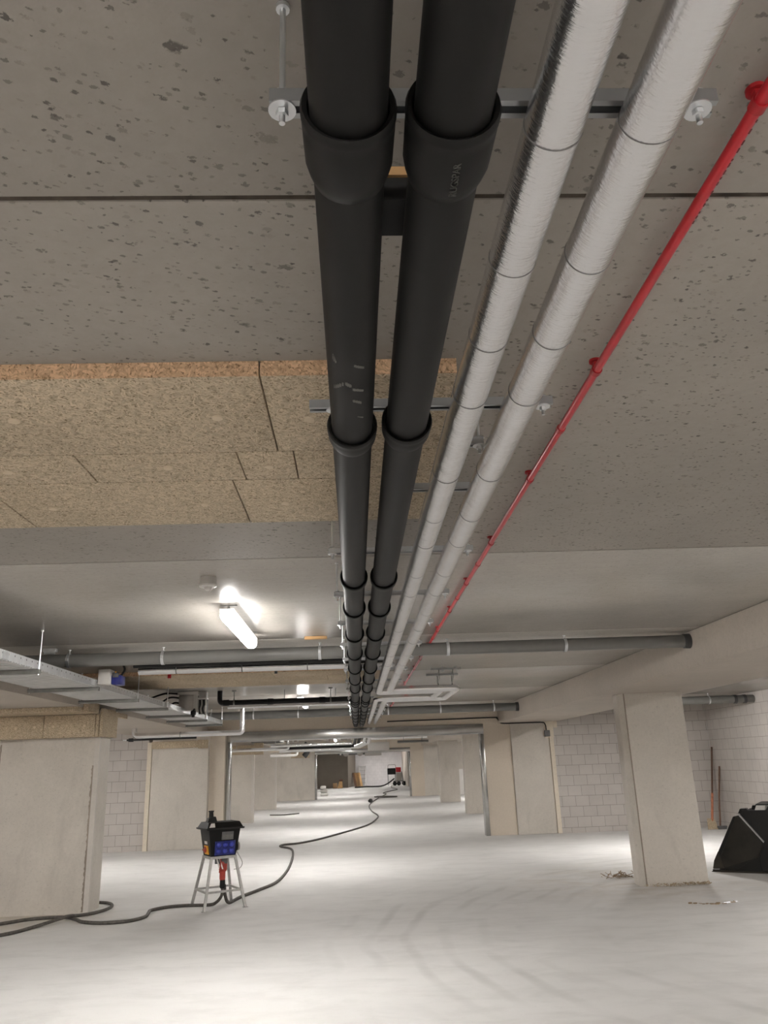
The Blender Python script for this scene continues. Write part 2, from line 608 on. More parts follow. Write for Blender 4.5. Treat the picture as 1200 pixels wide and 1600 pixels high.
struct('trim_1', MB().box(3.36, 4.80, -8, 41.9, SOFF, CEIL, .012), 'beam', 'wide concrete beam along the right of the aisle', 'beam')
struct('trim_2', MB().box(-5.14, -3.42, -8, 41.9, SOFF, CEIL, .012), 'beam', 'wide concrete beam along the left of the aisle', 'beam')

# cross wall with the first steel-framed opening
struct('wall_back_right', MB().box(4.62, 8.30, 18.9, 19.2, 0, CEIL), 'brick_x', 'block wall at the back of the right bay', 'wall')
struct('wall_back_left', MB().box(-8.08, -4.68, 18.72, 19.2, 0, CEIL), 'brick_x', 'block wall at the back of the left bay', 'wall')
struct('wall_header', MB().box(-3.42, 3.36, 19.0, 19.25, 2.447, CEIL), 'beige', 'beige concrete band above the first steel lintel', 'wall')
struct('wall_pier_right', MB().box(3.002, 3.63, 19.0, 19.25, 0, 2.447), 'beige', 'beige pier right of the first steel frame', 'wall')
struct('wall_pier_left', MB().box(-3.32, -2.982, 18.80, 19.25, 0, 2.447), 'beige', 'beige pier left of the first steel frame', 'wall')
struct('wall_panel_right', MB().box(3.632, 4.52, 18.94, 19.25, 0, SOFF, .01), 'pillar', 'grey concrete panel between beige pier and right block wall', 'wall')
struct('wall_panel_left', MB().box(-4.58, -3.322, 18.62, 19.2, 0, SOFF, .01), 'pillar', 'grey concrete panel behind the power box on the left', 'wall')
cs = MB().box(4.525, 4.62, 18.90, 18.98, 0, 2.09)
cs.box(4.43, 4.63, 18.89, 18.935, 2.085, 2.45)
cs.box(4.63, 4.72, 18.86, 18.9, 2.30, 2.45)
struct('trim_3', cs, 'cream', 'cream stepped strip beside the right concrete panel', 'trim')
struct('trim_4', MB().box(-4.68, -4.585, 18.60, 18.72, 0, 2.27), 'cream', 'cream vertical strip beside the left concrete panel', 'trim')

# second cross wall
struct('wall_second_left', MB().box(-8.08, -2.10, 42.0, 42.3, 0, CEIL), 'pillar', 'grey concrete wall left of the second opening', 'wall')
struct('wall_second_right', MB().box(3.46, 8.30, 42.0, 42.3, 0, CEIL), 'pillar', 'grey concrete wall right of the second opening', 'wall')
struct('wall_second_pier', MB().box(2.79, 3.46, 41.95, 42.3, 0, 2.37), 'beige', 'beige pier right of the second steel frame', 'wall')
struct('wall_second_header', MB().box(-2.10, 3.46, 42.0, 42.3, 2.37, CEIL), 'beige', 'beige band above the second steel lintel', 'wall')

# far end
struct('wall_far', MB().box(-8.08, 8.30, 65.6, 65.9, 0, CEIL), 'white_wall', 'white block wall closing the far end', 'wall')
struct('wall_far_left', MB().prism([(-8.08, 61.5), (-.62, 61.5), (-.05, 65.6), (-8.08, 65.6)], 'z', 0, CEIL), 'dark_conc', 'dark concrete block of wall at the far left', 'wall')
struct('wall_far_right', MB().box(3.66, 8.30, 58.4, 65.6, 0, CEIL), 'beam', 'pale return wall at the far right', 'wall')


# ------------------------------------------------------------------ pillars
def pillar(pts, h, label):
    r = thing('concrete_pillar', (sum(p[0] for p in pts) / len(pts), sum(p[1] for p in pts) / len(pts), 0), label, 'pillar', 'concrete pillars')
    b = MB().prism(pts, 'z', 0, h)
    b.build('shaft', 'pillar', r)
    return r


def jagged(x, y, z0, z1, w, depth, parent, n=40, name='joint_seam'):
    """rough chipped strip down a front face"""
    bm = MB()
    L, Rr = [], []
    for i in range(n + 1):
        z = z0 + (z1 - z0) * i / n
        k = .45 + .9 * random.random()
        L.append((x - w * k, z)); Rr.append((x + w * (.3 + .5 * random.random()), z))
    for i in range(n):
        bm.prism([L[i], Rr[i], Rr[i + 1], L[i + 1]], 'y', y - depth, y + .01)
    return bm.build(name, 'dirt', parent)


pr = pillar([(3.735, 11.04), (4.548, 11.03), (4.53, 11.35), (3.685, 11.38), (3.665, 11.12)], SOFF, 'leaning-looking bare concrete pillar on the right in front of the loader bucket')
MB().prism([(3.728, 11.035), (3.742, 11.035), (3.742, 11.06), (3.728, 11.06)], 'z', .02, SOFF).build('joint_seam', 'dirt', pr)
chips = MB()
for i in range(150):
    x = 3.7 + .86 * random.random() ** .6; s = .006 + .014 * random.random()
    y = 11.03 - .05 * random.random() ** 2
    z = random.random() * .03
    chips.bar((x, y, z + .004), (x + s * random.uniform(-2, 2), y - s * .5, z + s), s * .6, s * .4)
tag(chips.build('wood_chip_heap', 'chips'), 'loose light chips along the foot of the right pillar', 'debris', kind='stuff')

pl = pillar([(-5.0, 10.95), (-3.52, 10.87), (-3.355, 10.86), (-3.36, 11.32), (-5.0, 11.36)], SOFF, 'broad bare concrete pillar at the left edge wrapped in boards at its top')
jagged(-3.425, 10.866, .02, 1.75, .016, .005, pl, 70)
MB().box(-3.415, -3.352, 10.852, 10.90, 0, 2.1).build('corner_strip', 'pillar_edge', pl)
jagged(-4.655, 10.932, .9, 2.05, .012, .006, pl, 30)

for (x0, x1, y, lab) in ((-4.20, -3.28, 26.5, 'left concrete pillar nearest behind the first steel frame'),
                         (-4.24, -3.30, 34.2, 'left concrete pillar second behind the first steel frame'),
                         (3.52, 4.42, 26.8, 'right concrete pillar nearest behind the first steel frame'),
                         (3.50, 4.32, 34.6, 'right concrete pillar second behind the first steel frame')):
    p = pillar([(x0, y), (x1, y), (x1, y + .35), (x0, y + .35)], SOFF, lab)
    if x0 < 0:
        MB().box(x1 - .05, x1 + .015, y - .012, y + .1, 0, 2.45).build('corner_strip', 'pillar_edge', p)

# ------------------------------------------------------------------ steel frames
def frame(x0, x1, y, z0, z1, label):
    r = thing('steel_portal', ((x0 + x1) / 2, y, 0), label, 'steel portal', 'steel portals')
    MB().box(x0, x1, y - .05, y + .2, z0, z1, .004).build('lintel', 'lintel', r)
    for xa, xb in ((x0, x0 + .10), (x1 - .095, x1)):
        MB().box(xa, xb, y - .05, y + .2, 0, z0 - .001, .004).build('post', 'lintel', r)
    MB().box(x0 + .12, x1 - .12, y - .056, y - .051, z0 + .004, z0 + .012).build('weld_strip', 'zinc', r)
    return r


frame(-2.980, 3.000, 19.02, 2.225, 2.445, 'wide galvanised steel frame around the nearer aisle opening')
frame(-2.095, 2.785, 42.0, 2.17, 2.368, 'smaller galvanised steel frame around the far aisle opening')


# ------------------------------------------------------------------ wood-wool boards
BOARD_GROUP = 'wood-wool ceiling boards'


def board(x0, x1, y0, y1, z0, z1, label, group, plugs=(), front=False, plug_face='z'):
    r = thing('wood_wool_board', ((x0 + x1) / 2, (y0 + y1) / 2, z0), label, 'insulation board', group)
    g = .0025
    MB().box(x0 + g, x1 - g, y0 + g, y1 - g, z0, z1, .003).build('panel', 'wool', r)
    if front:
        MB().box(x0 + g, x1 - g, y0 - .003, y0 + g + .004, z0 + .002, z1 - .001).build('cut_edge', 'wool_edge', r)
    for (a, b) in plugs:
        if plug_face == 'z':
            MB().lathe([(0, -.004), (.017, -.004), (.020, 0), (.020, .004), (0, .004)], (a, b, z0), (0, 0, 1), 16).build('plug', 'plug', r)
        else:
            MB().lathe([(0, -.004), (.017, -.004), (.020, 0), (.020, .004), (0, .004)], (a, y0, b), (0, 1, 0), 16).build('plug', 'plug', r)
    return r


ZB = 2.75
rows = [(2.094, 2.680, [(-2.66, -1.46, 'leftmost board in the front row of the near ceiling strip'), (-1.46, -.26, 'large left board in the front row of the near ceiling strip'), (-.26, .33, 'front-row board of the near ceiling strip behind the black pipes')]),
        (2.680, 2.975, [(-2.66, -1.00, 'narrow left board in the middle row of the near ceiling strip'), (-1.00, -.413, 'narrow board in the middle row, second from the left'), (-.413, -.205, 'shortest board in the middle row beside the left black pipe'), (-.205, .33, 'middle-row board of the near strip behind the black pipes')]),
        (2.975, 3.560, [(-2.66, -1.46, 'leftmost board in the back row of the near ceiling strip'), (-1.46, -.47, 'wide board in the back row of the near ceiling strip'), (-.47, .33, 'back-row board of the near strip behind the black pipes')])]
PL = [[(-1.086, 2.377), (-.43, 2.38), (-.13, 2.40), (-2.3, 2.38)], [(-1.297, 2.836), (-.692, 2.823), (-.309, 2.83), (-.02, 2.83)], [(-1.289, 3.284), (-.633, 3.269), (-.286, 3.275), (.08, 3.28), (-2.2, 3.28)]]
for ri, (y0, y1, bs) in enumerate(rows):
    for (x0, x1, lab) in bs:
        board(x0, x1, y0, y1, ZB, CEIL, lab, BOARD_GROUP, [p for p in PL[ri] if x0 < p[0] < x1], front=(ri == 0))
far_rows = [(9.74, 10.30, [-3.42, -2.22, -1.02, .33]), (10.30, 10.85, [-3.42, -2.75, -1.55, -.35, .33]), (10.85, 11.40, [-3.42, -2.22, -1.02, .33])]
fl = [['left', 'middle', 'right'], ['leftmost', 'second', 'third', 'rightmost'], ['left', 'middle', 'right']]
for ri, (y0, y1, xs) in enumerate(far_rows):
    for i in range(len(xs) - 1):
        board(xs[i], xs[i + 1], y0, y1, ZB, CEIL, '%s board in the %s row of the far ceiling strip above the cable tray' % (fl[ri][i], ('front', 'middle', 'back')[ri]), 'boards of the far ceiling strip', front=(ri == 0))

PG = 'boards around the left pillar head'
Z0p = 2.105
board(-4.33 + .9 - 2.4, -4.05, 10.70, 10.862, Z0p, 2.388, 'upright board on the left pillar head, left half', PG, [(-4.40, 2.24), (-4.16, 2.245)], plug_face='y')
board(-4.05, -3.385, 10.70, 10.862, Z0p, 2.388, 'upright board on the left pillar head, right half', PG, [(-3.92, 2.245), (-3.52, 2.245)], plug_face='y')
board(-3.382, -3.335, 10.70, 10.862, Z0p, 2.388, 'thin corner board at the right of the left pillar head', PG)
board(-3.332, -3.285, 10.70, 11.36, Z0p, 2.46, 'side board on the right flank of the left pillar head', PG)
board(-5.1, -4.22, 10.12, 10.70, 2.392, 2.449, 'flat soffit board over the left pillar head, left piece', PG)
board(-4.22, -3.43, 10.12, 10.70, 2.392, 2.449, 'flat soffit board over the left pillar head, right piece', PG)
board(-3.42, -3.34, 10.28, 10.69, 2.392, 2.52, 'short raised board on the beam corner over the left pillar', PG)
board(-3.415, -3.36, 11.37, 12.1, 2.40, 2.46, 'small board on the beam edge just behind the left pillar', PG)
ZW = 2.125
board(-4.585, -3.55, 18.56, 18.62, ZW, 2.28, 'long board across the top of the left concrete panel', 'boards above the left concrete panel', [(-4.40, 2.2), (-3.75, 2.2)], plug_face='y')
board(-3.55, -3.325, 18.56, 18.62, ZW - .02, 2.29, 'short board at the right top of the left concrete panel', 'boards above the left concrete panel', [(-3.44, 2.2)], plug_face='y')
board(-3.25 - .9, -3.26, 26.43, 26.49, 2.05, 2.34, 'board across the head of the first pillar behind the left frame post', 'far pillar head boards')
board(-3.26, -2.98, 26.40, 26.70, 2.04, 2.40, 'corner board on the first pillar behind the left frame post', 'far pillar head boards')
board(-3.3, -2.35, 41.92, 41.99, 2.03, 2.40, 'board on the far wall beside the second steel frame', 'far pillar head boards')

# ------------------------------------------------------------------ pipes
Z_RAIL = 2.593


def socket(parent, x, z, y, r=.0555, long=False):
    """push-fit socket: mouth towards the camera at y, tapering down to the barrel behind"""
    ro = r + .0115
    L = .125 if long else .085
    b = MB().lathe([(r + .003, .014), (r + .003, .0), (ro - .002, -.004), (ro + .001, .002), (ro + .001, .012), (ro - .001, .02), (ro, .03), (ro - .001, L - .03), (ro - .004, L - .015), (r + .001, L + .008), (r - .004, L + .012)],
                   (x, y, z), (0, 1, 0), 32)
    return b.build('socket', 'black', parent, 50)


MOUTH = [0.865, 1.93, 3.75, 4.52, 5.48, 6.50, 7.54, 8.62, 9.67, 11.24, 11.62, 12.16, 13.40, 14.32, 15.45, 16.5, 17.6]
for idx, (px, pz, lab) in enumerate(((.010, 2.520, 'left of the two black socketed drain pipes down the aisle'), (.157, 2.5215, 'right of the two black socketed drain pipes down the aisle'))):
    r = thing('drain_pipe', (px, 9, pz - .055), lab, 'pipe', 'black drain pipes')
    pts = [(px, -2.5, pz)] + [(px, y, pz) for y in range(-2, 19)] + [(px, 18.995, pz)]
    MB().tube(pts, .0553, 40).build('barrel', 'black', r)
    for i, y in enumerate(MOUTH):
        socket(r, px, pz, y + (0, .012, -.01)[(i + idx) % 3] * (1 if i else 0), .0555, i in (0,) or idx and i == 0)
    if idx == 0:
        for (dx, y, w, l, an) in ((-.008, 1.60, .010, .022, .5), (.014, 1.63, .012, .030, .9), (.012, 1.69, .010, .030, .7), (-.03, 1.62, .006, .05, -.5), (.016, 1.52, .008, .03, .8), (.02, 1.78, .006, .02, .7), (-.036, 1.50, .008, .03, .2)):
            sm = MB()
            for k in range(5):
                t = (k - 2) / 2.5
                cxx = dx + t * l * .5 * math.sin(an); cyy = y + t * l * .5 * math.cos(an)
                zc = pz - math.sqrt(max(.0001, .0553 ** 2 - cxx * cxx)) - .0003
                ww = w * (1 - abs(t) ** 2) * .5 + .001
                sm.box(px + cxx - ww, px + cxx + ww, cyy - l * .16, cyy + l * .16, zc - .0002, zc + .002)
            sm.build('chalk_smudge', 'scuff', r)
    else:
        cu = bpy.data.curves.new('t', 'FONT'); cu.body = 'RUGSPAR'; cu.size = .016; cu.extrude = .0006; cu.align_x = 'CENTER'; cu.align_y = 'CENTER'
        to = bpy.data.objects.new('t', cu); COL.objects.link(to)
        bpy.context.view_layer.update()
        me = bpy.data.meshes.new_from_object(to.evaluated_get(bpy.context.evaluated_depsgraph_get()))
        bpy.data.objects.remove(to); bpy.data.curves.remove(cu)
        # text runs towards the camera side along the socket, on its lower right flank
        R0 = .0675
        wp = world_of(r)
        for v in me.vertices:
            tx, ty, tz = v.co
            a = .10 - ty / R0
            yy = .937 - tx
            rr = R0 + tz
            v.co = Vector((px + rr * math.sin(a), yy, pz - rr * math.cos(a))) - wp
        me.materials.append(M['emboss'])
        te = bpy.data.objects.new('embossed_lettering', me); COL.objects.link(te); te.parent = r
        te['label'] = 'faint moulded lettering on the near socket'

# foil-lagged pipes with nested expansion loops
XL, XR, ZF, RF = .316, .457, 2.5475, .0445
Y1, Y2 = 10.34, 11.92
pathL = rounded([(XL, -2.5, ZF), (XL, Y1 + .25, ZF), (1.14, Y1 + .25, ZF), (1.14, Y2 - .25, ZF), (XL, Y2 - .25, ZF), (XL, 18.995, ZF)], .09)
pathR = rounded([(XR, -2.5, ZF), (XR, Y1, ZF), (1.335, Y1, ZF), (1.335, Y2, ZF), (XR, Y2, ZF), (XR, 18.995, ZF)], .09)


def densify(path, step=.25):
    out = []
    for a, b in zip(path, path[1:]):
        n = max(1, int((b - a).length / step))
        out += [a + (b - a) * (k / n) for k in range(n)]
    return out + [path[-1]]


RING = [.35, .62, .93, 1.25, 1.53, 1.82, 2.38, 2.82, 3.19, 3.74, 4.20, 4.8, 5.4, 6.0, 6.7, 7.4, 8.2, 9.1, 12.6, 13.6, 14.8, 16.2, 17.6]
for (x, path, lab) in ((XL, pathL, 'left foil-wrapped pipe beside the black drain pipes'), (XR, pathR, 'right foil-wrapped pipe, nearer the red pipe')):
    r = thing('lagged_pipe', (x, 9, ZF - RF), lab, 'pipe', 'foil wrapped pipes')
    dp = densify(path, .08)
    rr = [RF * (1 + .014 * math.sin(i * 2.3) * math.sin(i * .71) + random.uniform(-.008, .008)) for i in range(len(dp))]
    MB().tube(dp, rr, 40).build('foil_jacket', 'foil_y', r)
    tp = MB()
    for y in RING:
        yy = y + (0 if x == XL else -.01)
        tp = MB().lathe([(RF * .97, -.0014), (RF * 1.020, -.0011), (RF * 1.020, .0011), (RF * .97, .0014)], (x, yy, ZF), (random.uniform(-.05, .05), 1, random.uniform(-.05, .05)), 32)
        tp.build('tape_band', 'tape', r)

# red pipe under the ceiling
XRED, ZRED, RRED = .757, 2.764, .0125
r = thing('sprinkler_pipe', (XRED, 9, ZRED - RRED), 'thin red pipe clipped along the ceiling right of the foil pipes', 'pipe')
MB().tube([(XRED, -2.5, ZRED)] + [(XRED, y * 1.0, ZRED) for y in range(-2, 19)] + [(XRED, 18.995, ZRED)], RRED, 20).build('barrel', 'red', r)
for y in (1.105, 2.117, 3.077, 4.074, 5.072, 6.056, 7.0, 8.0, 9.0, 10.0, 11, 12, 13, 14, 15, 16, 17):
    c = MB().lathe([(RRED, -.011), (RRED + .0035, -.011), (RRED + .0035, .011), (RRED, .011)], (XRED, y, ZRED), (0, 1, 0), 20)
    c.box(XRED - .007, XRED + .007, y - .009, y + .009, ZRED + RRED, CEIL - .003)
    c.lathe([(0, 0), (.018, 0), (.018, .008), (0, .008)], (XRED, y, CEIL - .008), (0, 0, 1), 16)
    c.build('ceiling_clip', 'red_dark', r)
for y in (2.554, 4.55, 5.559, 7.45):
    MB().lathe([(RRED, -.014), (RRED + .003, -.012), (RRED + .003, .012), (RRED, .014)], (XRED, y, ZRED), (0, 1, 0), 20).build('coupling', 'red_dark', r)
ik = MB()
y = 1.13
while y < 1.42:
    L = random.choice((.006, .009, .012))
    a = .62
    cxx, czz = XRED + math.sin(a) * (RRED + .0002), ZRED - math.cos(a) * (RRED + .0002)
    ik.bar((cxx, y, czz), (cxx, y + L, czz), .0045, .0008)
    y += L + random.choice((.005, .008, .016))
ik.build('print_mark', 'ink', r)

# grey drain pipes across the aisle
def cross_pipe(name, x0, x1, y, z, rad, label, clamps, collars=(), sag=0.0):
    r = thing(name, ((x0 + x1) / 2, y, z - rad), label, 'pipe', 'grey cross pipes')
    n = 24
    MB().tube([(x0 + (x1 - x0) * i / n, y, z + sag * (i / n - .5)) for i in range(n + 1)], rad, 32).build('barrel', 'pvc', r)
    for x in collars:
        zz = z + sag * ((x - x0) / (x1 - x0) - .5)
        MB().lathe([(rad, -.035), (rad + .009, -.03), (rad + .011, .03), (rad, .03)], (x, y, zz), (1, 0, 0), 32).build('collar', 'pvc_dark', r)
    for x in clamps:
        zz = z + sag * ((x - x0) / (x1 - x0) - .5)
        c = MB().lathe([(rad + .0005, -.014), (rad + .005, -.014), (rad + .005, .014), (rad + .0005, .014)], (x, y, zz), (1, 0, 0), 32)
        c.box(x - .010, x + .010, y - rad - .022, y - rad, zz - .012, zz + .012)
        c.box(x - .010, x + .010, y + rad, y + rad + .022, zz - .012, zz + .012)
        c.tube([(x, y, zz + rad + .002), (x, y, CEIL - .002)], .005, 10)
        c.lathe([(0, 0), (.014, 0), (.014, .006), (0, .006)], (x, y, CEIL - .007), (0, 0, 1), 12)
        c.build('pipe_clamp', 'zinc_bright', r)
    return r


cross_pipe('waste_pipe', -3.40, 3.355, 7.76, 2.700, .0625, 'nearer grey waste pipe crossing under the ceiling', (-1.85, -.33, .93, 2.10, -2.75), (3.33, ), .012)
cross_pipe('waste_pipe', -3.40, 3.355, 16.47, 2.660, .080, 'farther grey waste pipe crossing just before the steel frame', (-2.9, -2.05, -1.15, .68, 1.75, 2.85), (3.33,))
cross_pipe('waste_pipe', 4.80, 8.295, 16.47, 2.660, .080, 'grey waste pipe in the right bay behind the right pillar', (7.35,), (7.9, 8.1))

def xpipe(name, x0, x1, y, z, rad, mat, label, extra=None, grp='cross services'):
    r = thing(name, ((x0 + x1) / 2, y, z - rad), label, 'pipe', grp)
    MB().tube([(x0 + (x1 - x0) * i / 30, y, z) for i in range(31)], rad, 24).build('jacket' if 'foil' in mat else 'barrel', mat, r)
    return r


r = xpipe('lagged_pipe', -2.30, .45, 8.60, 2.676, .043, 'foil_x', 'foil pipe crossing just behind the nearer grey waste pipe')
for x in (-1.9, -1.2, -.5):
    MB().lathe([(.042, -.006), (.0445, -.004), (.0445, .004), (.042, .006)], (x, 8.6, 2.676), (1, 0, 0), 24).build('tape_band', 'tape', r)
for x in (-2.0, -.9):
    MB().tube([(x, 8.6, 2.73), (x, 8.6, CEIL - .001)], .005, 8).build('hanger_rod', 'zinc', r)
r = xpipe('cable_conduit', -2.34, .40, 8.53, 2.727, .029, 'black_matt', 'black conduit lying above the nearer cross foil pipe')
for x in (-1.35, -.62):
    MB().box(x - .08, x + .08, 8.497, 8.555, 2.698, 2.760, .004).build('coupling', 'black_matt', r)
for x in (-2.1, -.2):
    MB().tube([(x, 8.53, 2.754), (x, 8.53, CEIL - .001)], .005, 8).build('hanger_rod', 'zinc', r)
r = thing('branch_pipe', (-1.1, 12.5, 2.575), 'black branch pipe with upturned elbow crossing to the drain pipes', 'pipe')
MB().tube(rounded([(-2.08, 12.5, CEIL - .002), (-2.08, 12.5, 2.615), (-.02, 12.5, 2.615)], .06), .040, 24).build('barrel', 'black', r)
for x in (-1.98, -1.3, -.5):
    MB().lathe([(.039, -.05), (.047, -.045), (.047, .04), (.039, .05)], (x, 12.5, 2.615), (1, 0, 0), 24).build('socket', 'black', r)
for x in (-1.86, -.37):
    c = MB().lathe([(.041, -.012), (.045, -.012), (.045, .012), (.041, .012)], (x, 12.5, 2.615), (1, 0, 0), 24)
    c.tube([(x, 12.5, 2.655), (x, 12.5, CEIL - .001)], .006, 8)
    c.box(x - .03, x + .03, 12.47, 12.53, CEIL - .02, CEIL - .001)
    c.build('pipe_clamp', 'rail_dark', r)
r = xpipe('lagged_pipe', -1.98, -.10, 12.66, 2.560, .027, 'foil_x', 'foil pipe running under the black branch pipe')
for x in (-1.1, -.3):
    MB().tube([(x, 12.66, 2.584), (x, 12.66, CEIL - .001)], .005, 8).build('hanger_rod', 'zinc', r)
r = thing('lagged_pipe', (-3.1, 15.5, 2.24), 'foil pipe with a vertical riser at the end of the cable tray', 'pipe', 'cross services')
MB().tube(densify(rounded([(-4.16, 15.5, 2.50 - .06), (-4.16, 15.5, 2.29), (-2.14, 15.5, 2.29), (-2.14, 15.5, CEIL - .002)], .07), .1), .050, 28).build('foil_jacket', 'foil_x', r)
MB().lathe([(.0495, -.006), (.052, -.004), (.052, .004), (.0495, .006)], (-3.3, 15.5, 2.29), (1, 0, 0), 24).build('tape_band', 'tape', r)
r = thing('valve_stub', (-4.2, 15.44, 2.19), 'small black valve at the left end of the riser foil pipe', 'valve')
MB().tube([(-4.30, 15.52, 2.222), (-3.0, 15.52, 2.226)], .017, 14).build('barrel', 'black_matt', r)
MB().lathe([(0, -.05), (.032, -.045), (.034, .04), (0, .05)], (-4.22, 15.52, 2.222), (1, 0, 0), 18).build('valve_body', 'black_matt', r)
MB().tube([(-4.37, 15.52, 2.222), (-4.27, 15.52, 2.222)], .012, 12).build('tip', 'zinc_bright', r)


# ------------------------------------------------------------------ trapeze rails under the pipes
def cchan(mb, x0, x1, y, z, w=.034, h=.024, t=.003):
    """strut channel along X, open side down"""
    mb.box(x0, x1, y - w / 2, y + w / 2, z + h - t, z + h)
    mb.box(x0, x1, y - w / 2, y - w / 2 + t, z, z + h - t)
    mb.box(x0, x1, y + w / 2 - t, y + w / 2, z, z + h - t)
    mb.box(x0, x1, y - w / 2 + t, y - w / 2 + .010, z, z + t)
    mb.box(x0, x1, y + w / 2 - .010, y + w / 2 - t, z, z + t)
    return mb


def trapeze(y, x0, x1, rods, z, label, group, saddles=()):
    r = thing('trapeze_rail', ((x0 + x1) / 2, y, z), label, 'support rail', group)
    cchan(MB(), x0, x1, y, z).build('rail', 'zinc', r)
    for x in rods:
        MB().tube([(x, y, z - .026), (x, y, CEIL - .001)], .0048, 12).build('threaded_rod', 'zinc_bright', r)
        w = MB().lathe([(.005, 0), (.021, 0), (.021, .0022), (.005, .0022)], (x, y, z - .0024), (0, 0, 1), 24, True)
        w.build('washer', 'zinc_bright', r)
        MB().lathe([(.005, 0), (.018, 0), (.012, .006), (.005, .006)], (x, y, z + .0245), (0, 0, 1), 20, True).build('washer', 'zinc_bright', r)
        nn = MB().lathe([(0, 0), (.0095, 0), (.0095, .009), (0, .009)], (x, y, z - .012), (0, 0, 1), 6)
        nn.lathe([(0, 0), (.011, .0), (.011, .008), (0, .008)], (x, y, CEIL - .0085), (0, 0, 1), 12)
        nn.build('nut', 'zinc_bright', r)
    for (x, zt) in saddles:
        MB().box(x - .012, x + .012, y - .014, y + .014, zt, z + .004).build('pipe_hook', 'zinc', r)
    return r


TG = 'trapeze rails carrying the pipes'
TY = [.945, 2.0, 3.575, 4.56, 5.56, 6.6, 7.58, 8.455, 9.65, 10.75, 12.2, 13.55, 15.0, 16.2, 17.6]
sadd = ((.010, 2.573), (.157, 2.574), (XL, ZF + RF - .003), (XR, ZF + RF - .003))
t0 = trapeze(TY[0], -.107, .575, (-.089, .549), Z_RAIL, 'nearest galvanised rail holding up the black and foil pipes', TG, sadd)
trapeze(TY[1], -.107, .575, (-.040, .549), Z_RAIL, 'second galvanised pipe rail from the camera, below the wood-wool boards', TG, sadd)
for i, y in enumerate(TY[1:]):
    if i == 0:
        continue
    move_tree(t0, (0, y - TY[0], 0), '%s galvanised pipe rail counted from the camera' % ORD[i + 1])
trapeze(2.70, .20, .46, (), Z_RAIL, 'short rail without rods under the foil pipes past the second long rail', 'short rails', ((XL, ZF + RF - .003), (XR, ZF + RF - .003)))
MB_s = trapeze(2.29, .36, .425, (.413,), Z_RAIL + .004, 'tiny rail stub with one rod between the two foil pipes', 'short rails')
trapeze(10.20, .99, 1.37, (1.14, 1.31), 2.765, 'nearer small rail above the foil pipe loop', 'loop rails')
trapeze(10.90, .99, 1.42, (1.14, 1.335), 2.765, 'farther small rail above the foil pipe loop', 'loop rails')
lr = MB()
for o in list(COL.objects):
    if o.name.startswith('trapeze_rail') and o.get('group') == 'loop rails':
        y = o.location.y
        for x, yb in ((1.14, y), (1.335, y)):
            if y < 10.3: continue
            MB().tube([(x, y, ZF + RF - .004), (x, y, 2.766)], .005, 10).build('drop_rod', 'rail_dark', o)
# near rail rods reach the near run of the loop
for o in list(COL.objects):
    if o.name.startswith('trapeze_rail') and o.get('group') == 'loop rails' and o.location.y < 10.3:
        for x in (1.09, 1.27):
            MB().tube([(x, 10.20, 2.766), (x, 10.20, 2.66), (x, Y1, 2.61), (x, Y1, ZF + RF - .004)], .005, 10).build('drop_rod', 'rail_dark', o)

r = thing('spacer_block', (.085, 1.15, 2.60), 'black block bridging the two drain pipes behind the near sockets', 'spacer')
MB().box(.045, .125, 1.135, 1.235, 2.585, 2.64, .003).build('body', 'black_matt', r)
MB().box(.06, .12, 1.128, 1.136, 2.632, 2.65).build('orange_tip', 'wood', r)
MB().tube([(.085, 1.19, 2.64), (.085, 1.19, CEIL - .001)], .006, 10).build('rod', 'black_matt', r)
tag(MB().box(-.455, -.245, 7.34, 7.385, 2.772, 2.799, .003).build('timber_batten', 'wood'), 'short raw timber batten fixed to the ceiling by the grey waste pipe', 'batten')
tag(MB().lathe([(0, 0), (.022, 0), (.022, .065), (0, .065)], (-2.23, 9.715, 2.712), (0, 0, 1), 16).build('marker_cap', 'red'), 'small red cap hanging at the far wood-wool strip edge', 'cap')
tag(MB().lathe([(0, 0), (.018, 0), (.018, .05), (0, .05)], (-.948, 9.715, 2.728), (0, 0, 1), 16).build('marker_cap', 'dkgrey'), 'small dark cap at the edge of the far wood-wool strip', 'cap')

# ------------------------------------------------------------------ cable tray
TX0, TX1, TZ = -3.22, -2.60, 2.482
r = thing('cable_tray', (-2.9, 9.8, TZ), 'long galvanised cable tray hung along the left beam', 'cable tray')
fl_ = MB().box(TX0, TX1, 3.2, 16.0, TZ, TZ + .004)
y = 3.25
while y < 16.0:
    fl_.box(TX0 + .02, TX1 - .012, y, y + .03, TZ - .005, TZ + .001)
    y += .085
fl_.build('tray_floor', 'tray_floor', r)
for x in (TX1, TX0):
    MB().box(x - .002, x + .002, 3.2, 16.0, TZ, TZ + .068).build('side_flange', 'tray', r)
tb = MB()
y = 3.22
while y < 16.0:
    tb.box(TX1 - .012, TX1 + .001, y, y + .022, TZ - .004, TZ)
    y += .05
tb.build('slotted_edge', 'zinc_bright', r)
for k, (yj) in enumerate((6.0, 8.05, 11.05, 14.0)):
    MB().box(TX1, TX1 + .004, yj - .05, yj + .05, TZ + .006, TZ + .062).build('joint_plate', 'zinc_bright', r)
cb = MB()
for i in range(5):
    xx = -3.1 + i * .09
    cb.tube(smooth([(xx + .03 * math.sin(k * 1.7 + i), 3.2 + k * 1.6, TZ + .02) for k in range(9)]), .011, 10)
tag(cb.build('cable_bundle', 'black_matt'), 'black cables lying in the cable tray', 'cables', kind='stuff')
HG = 'hangers under the cable tray'
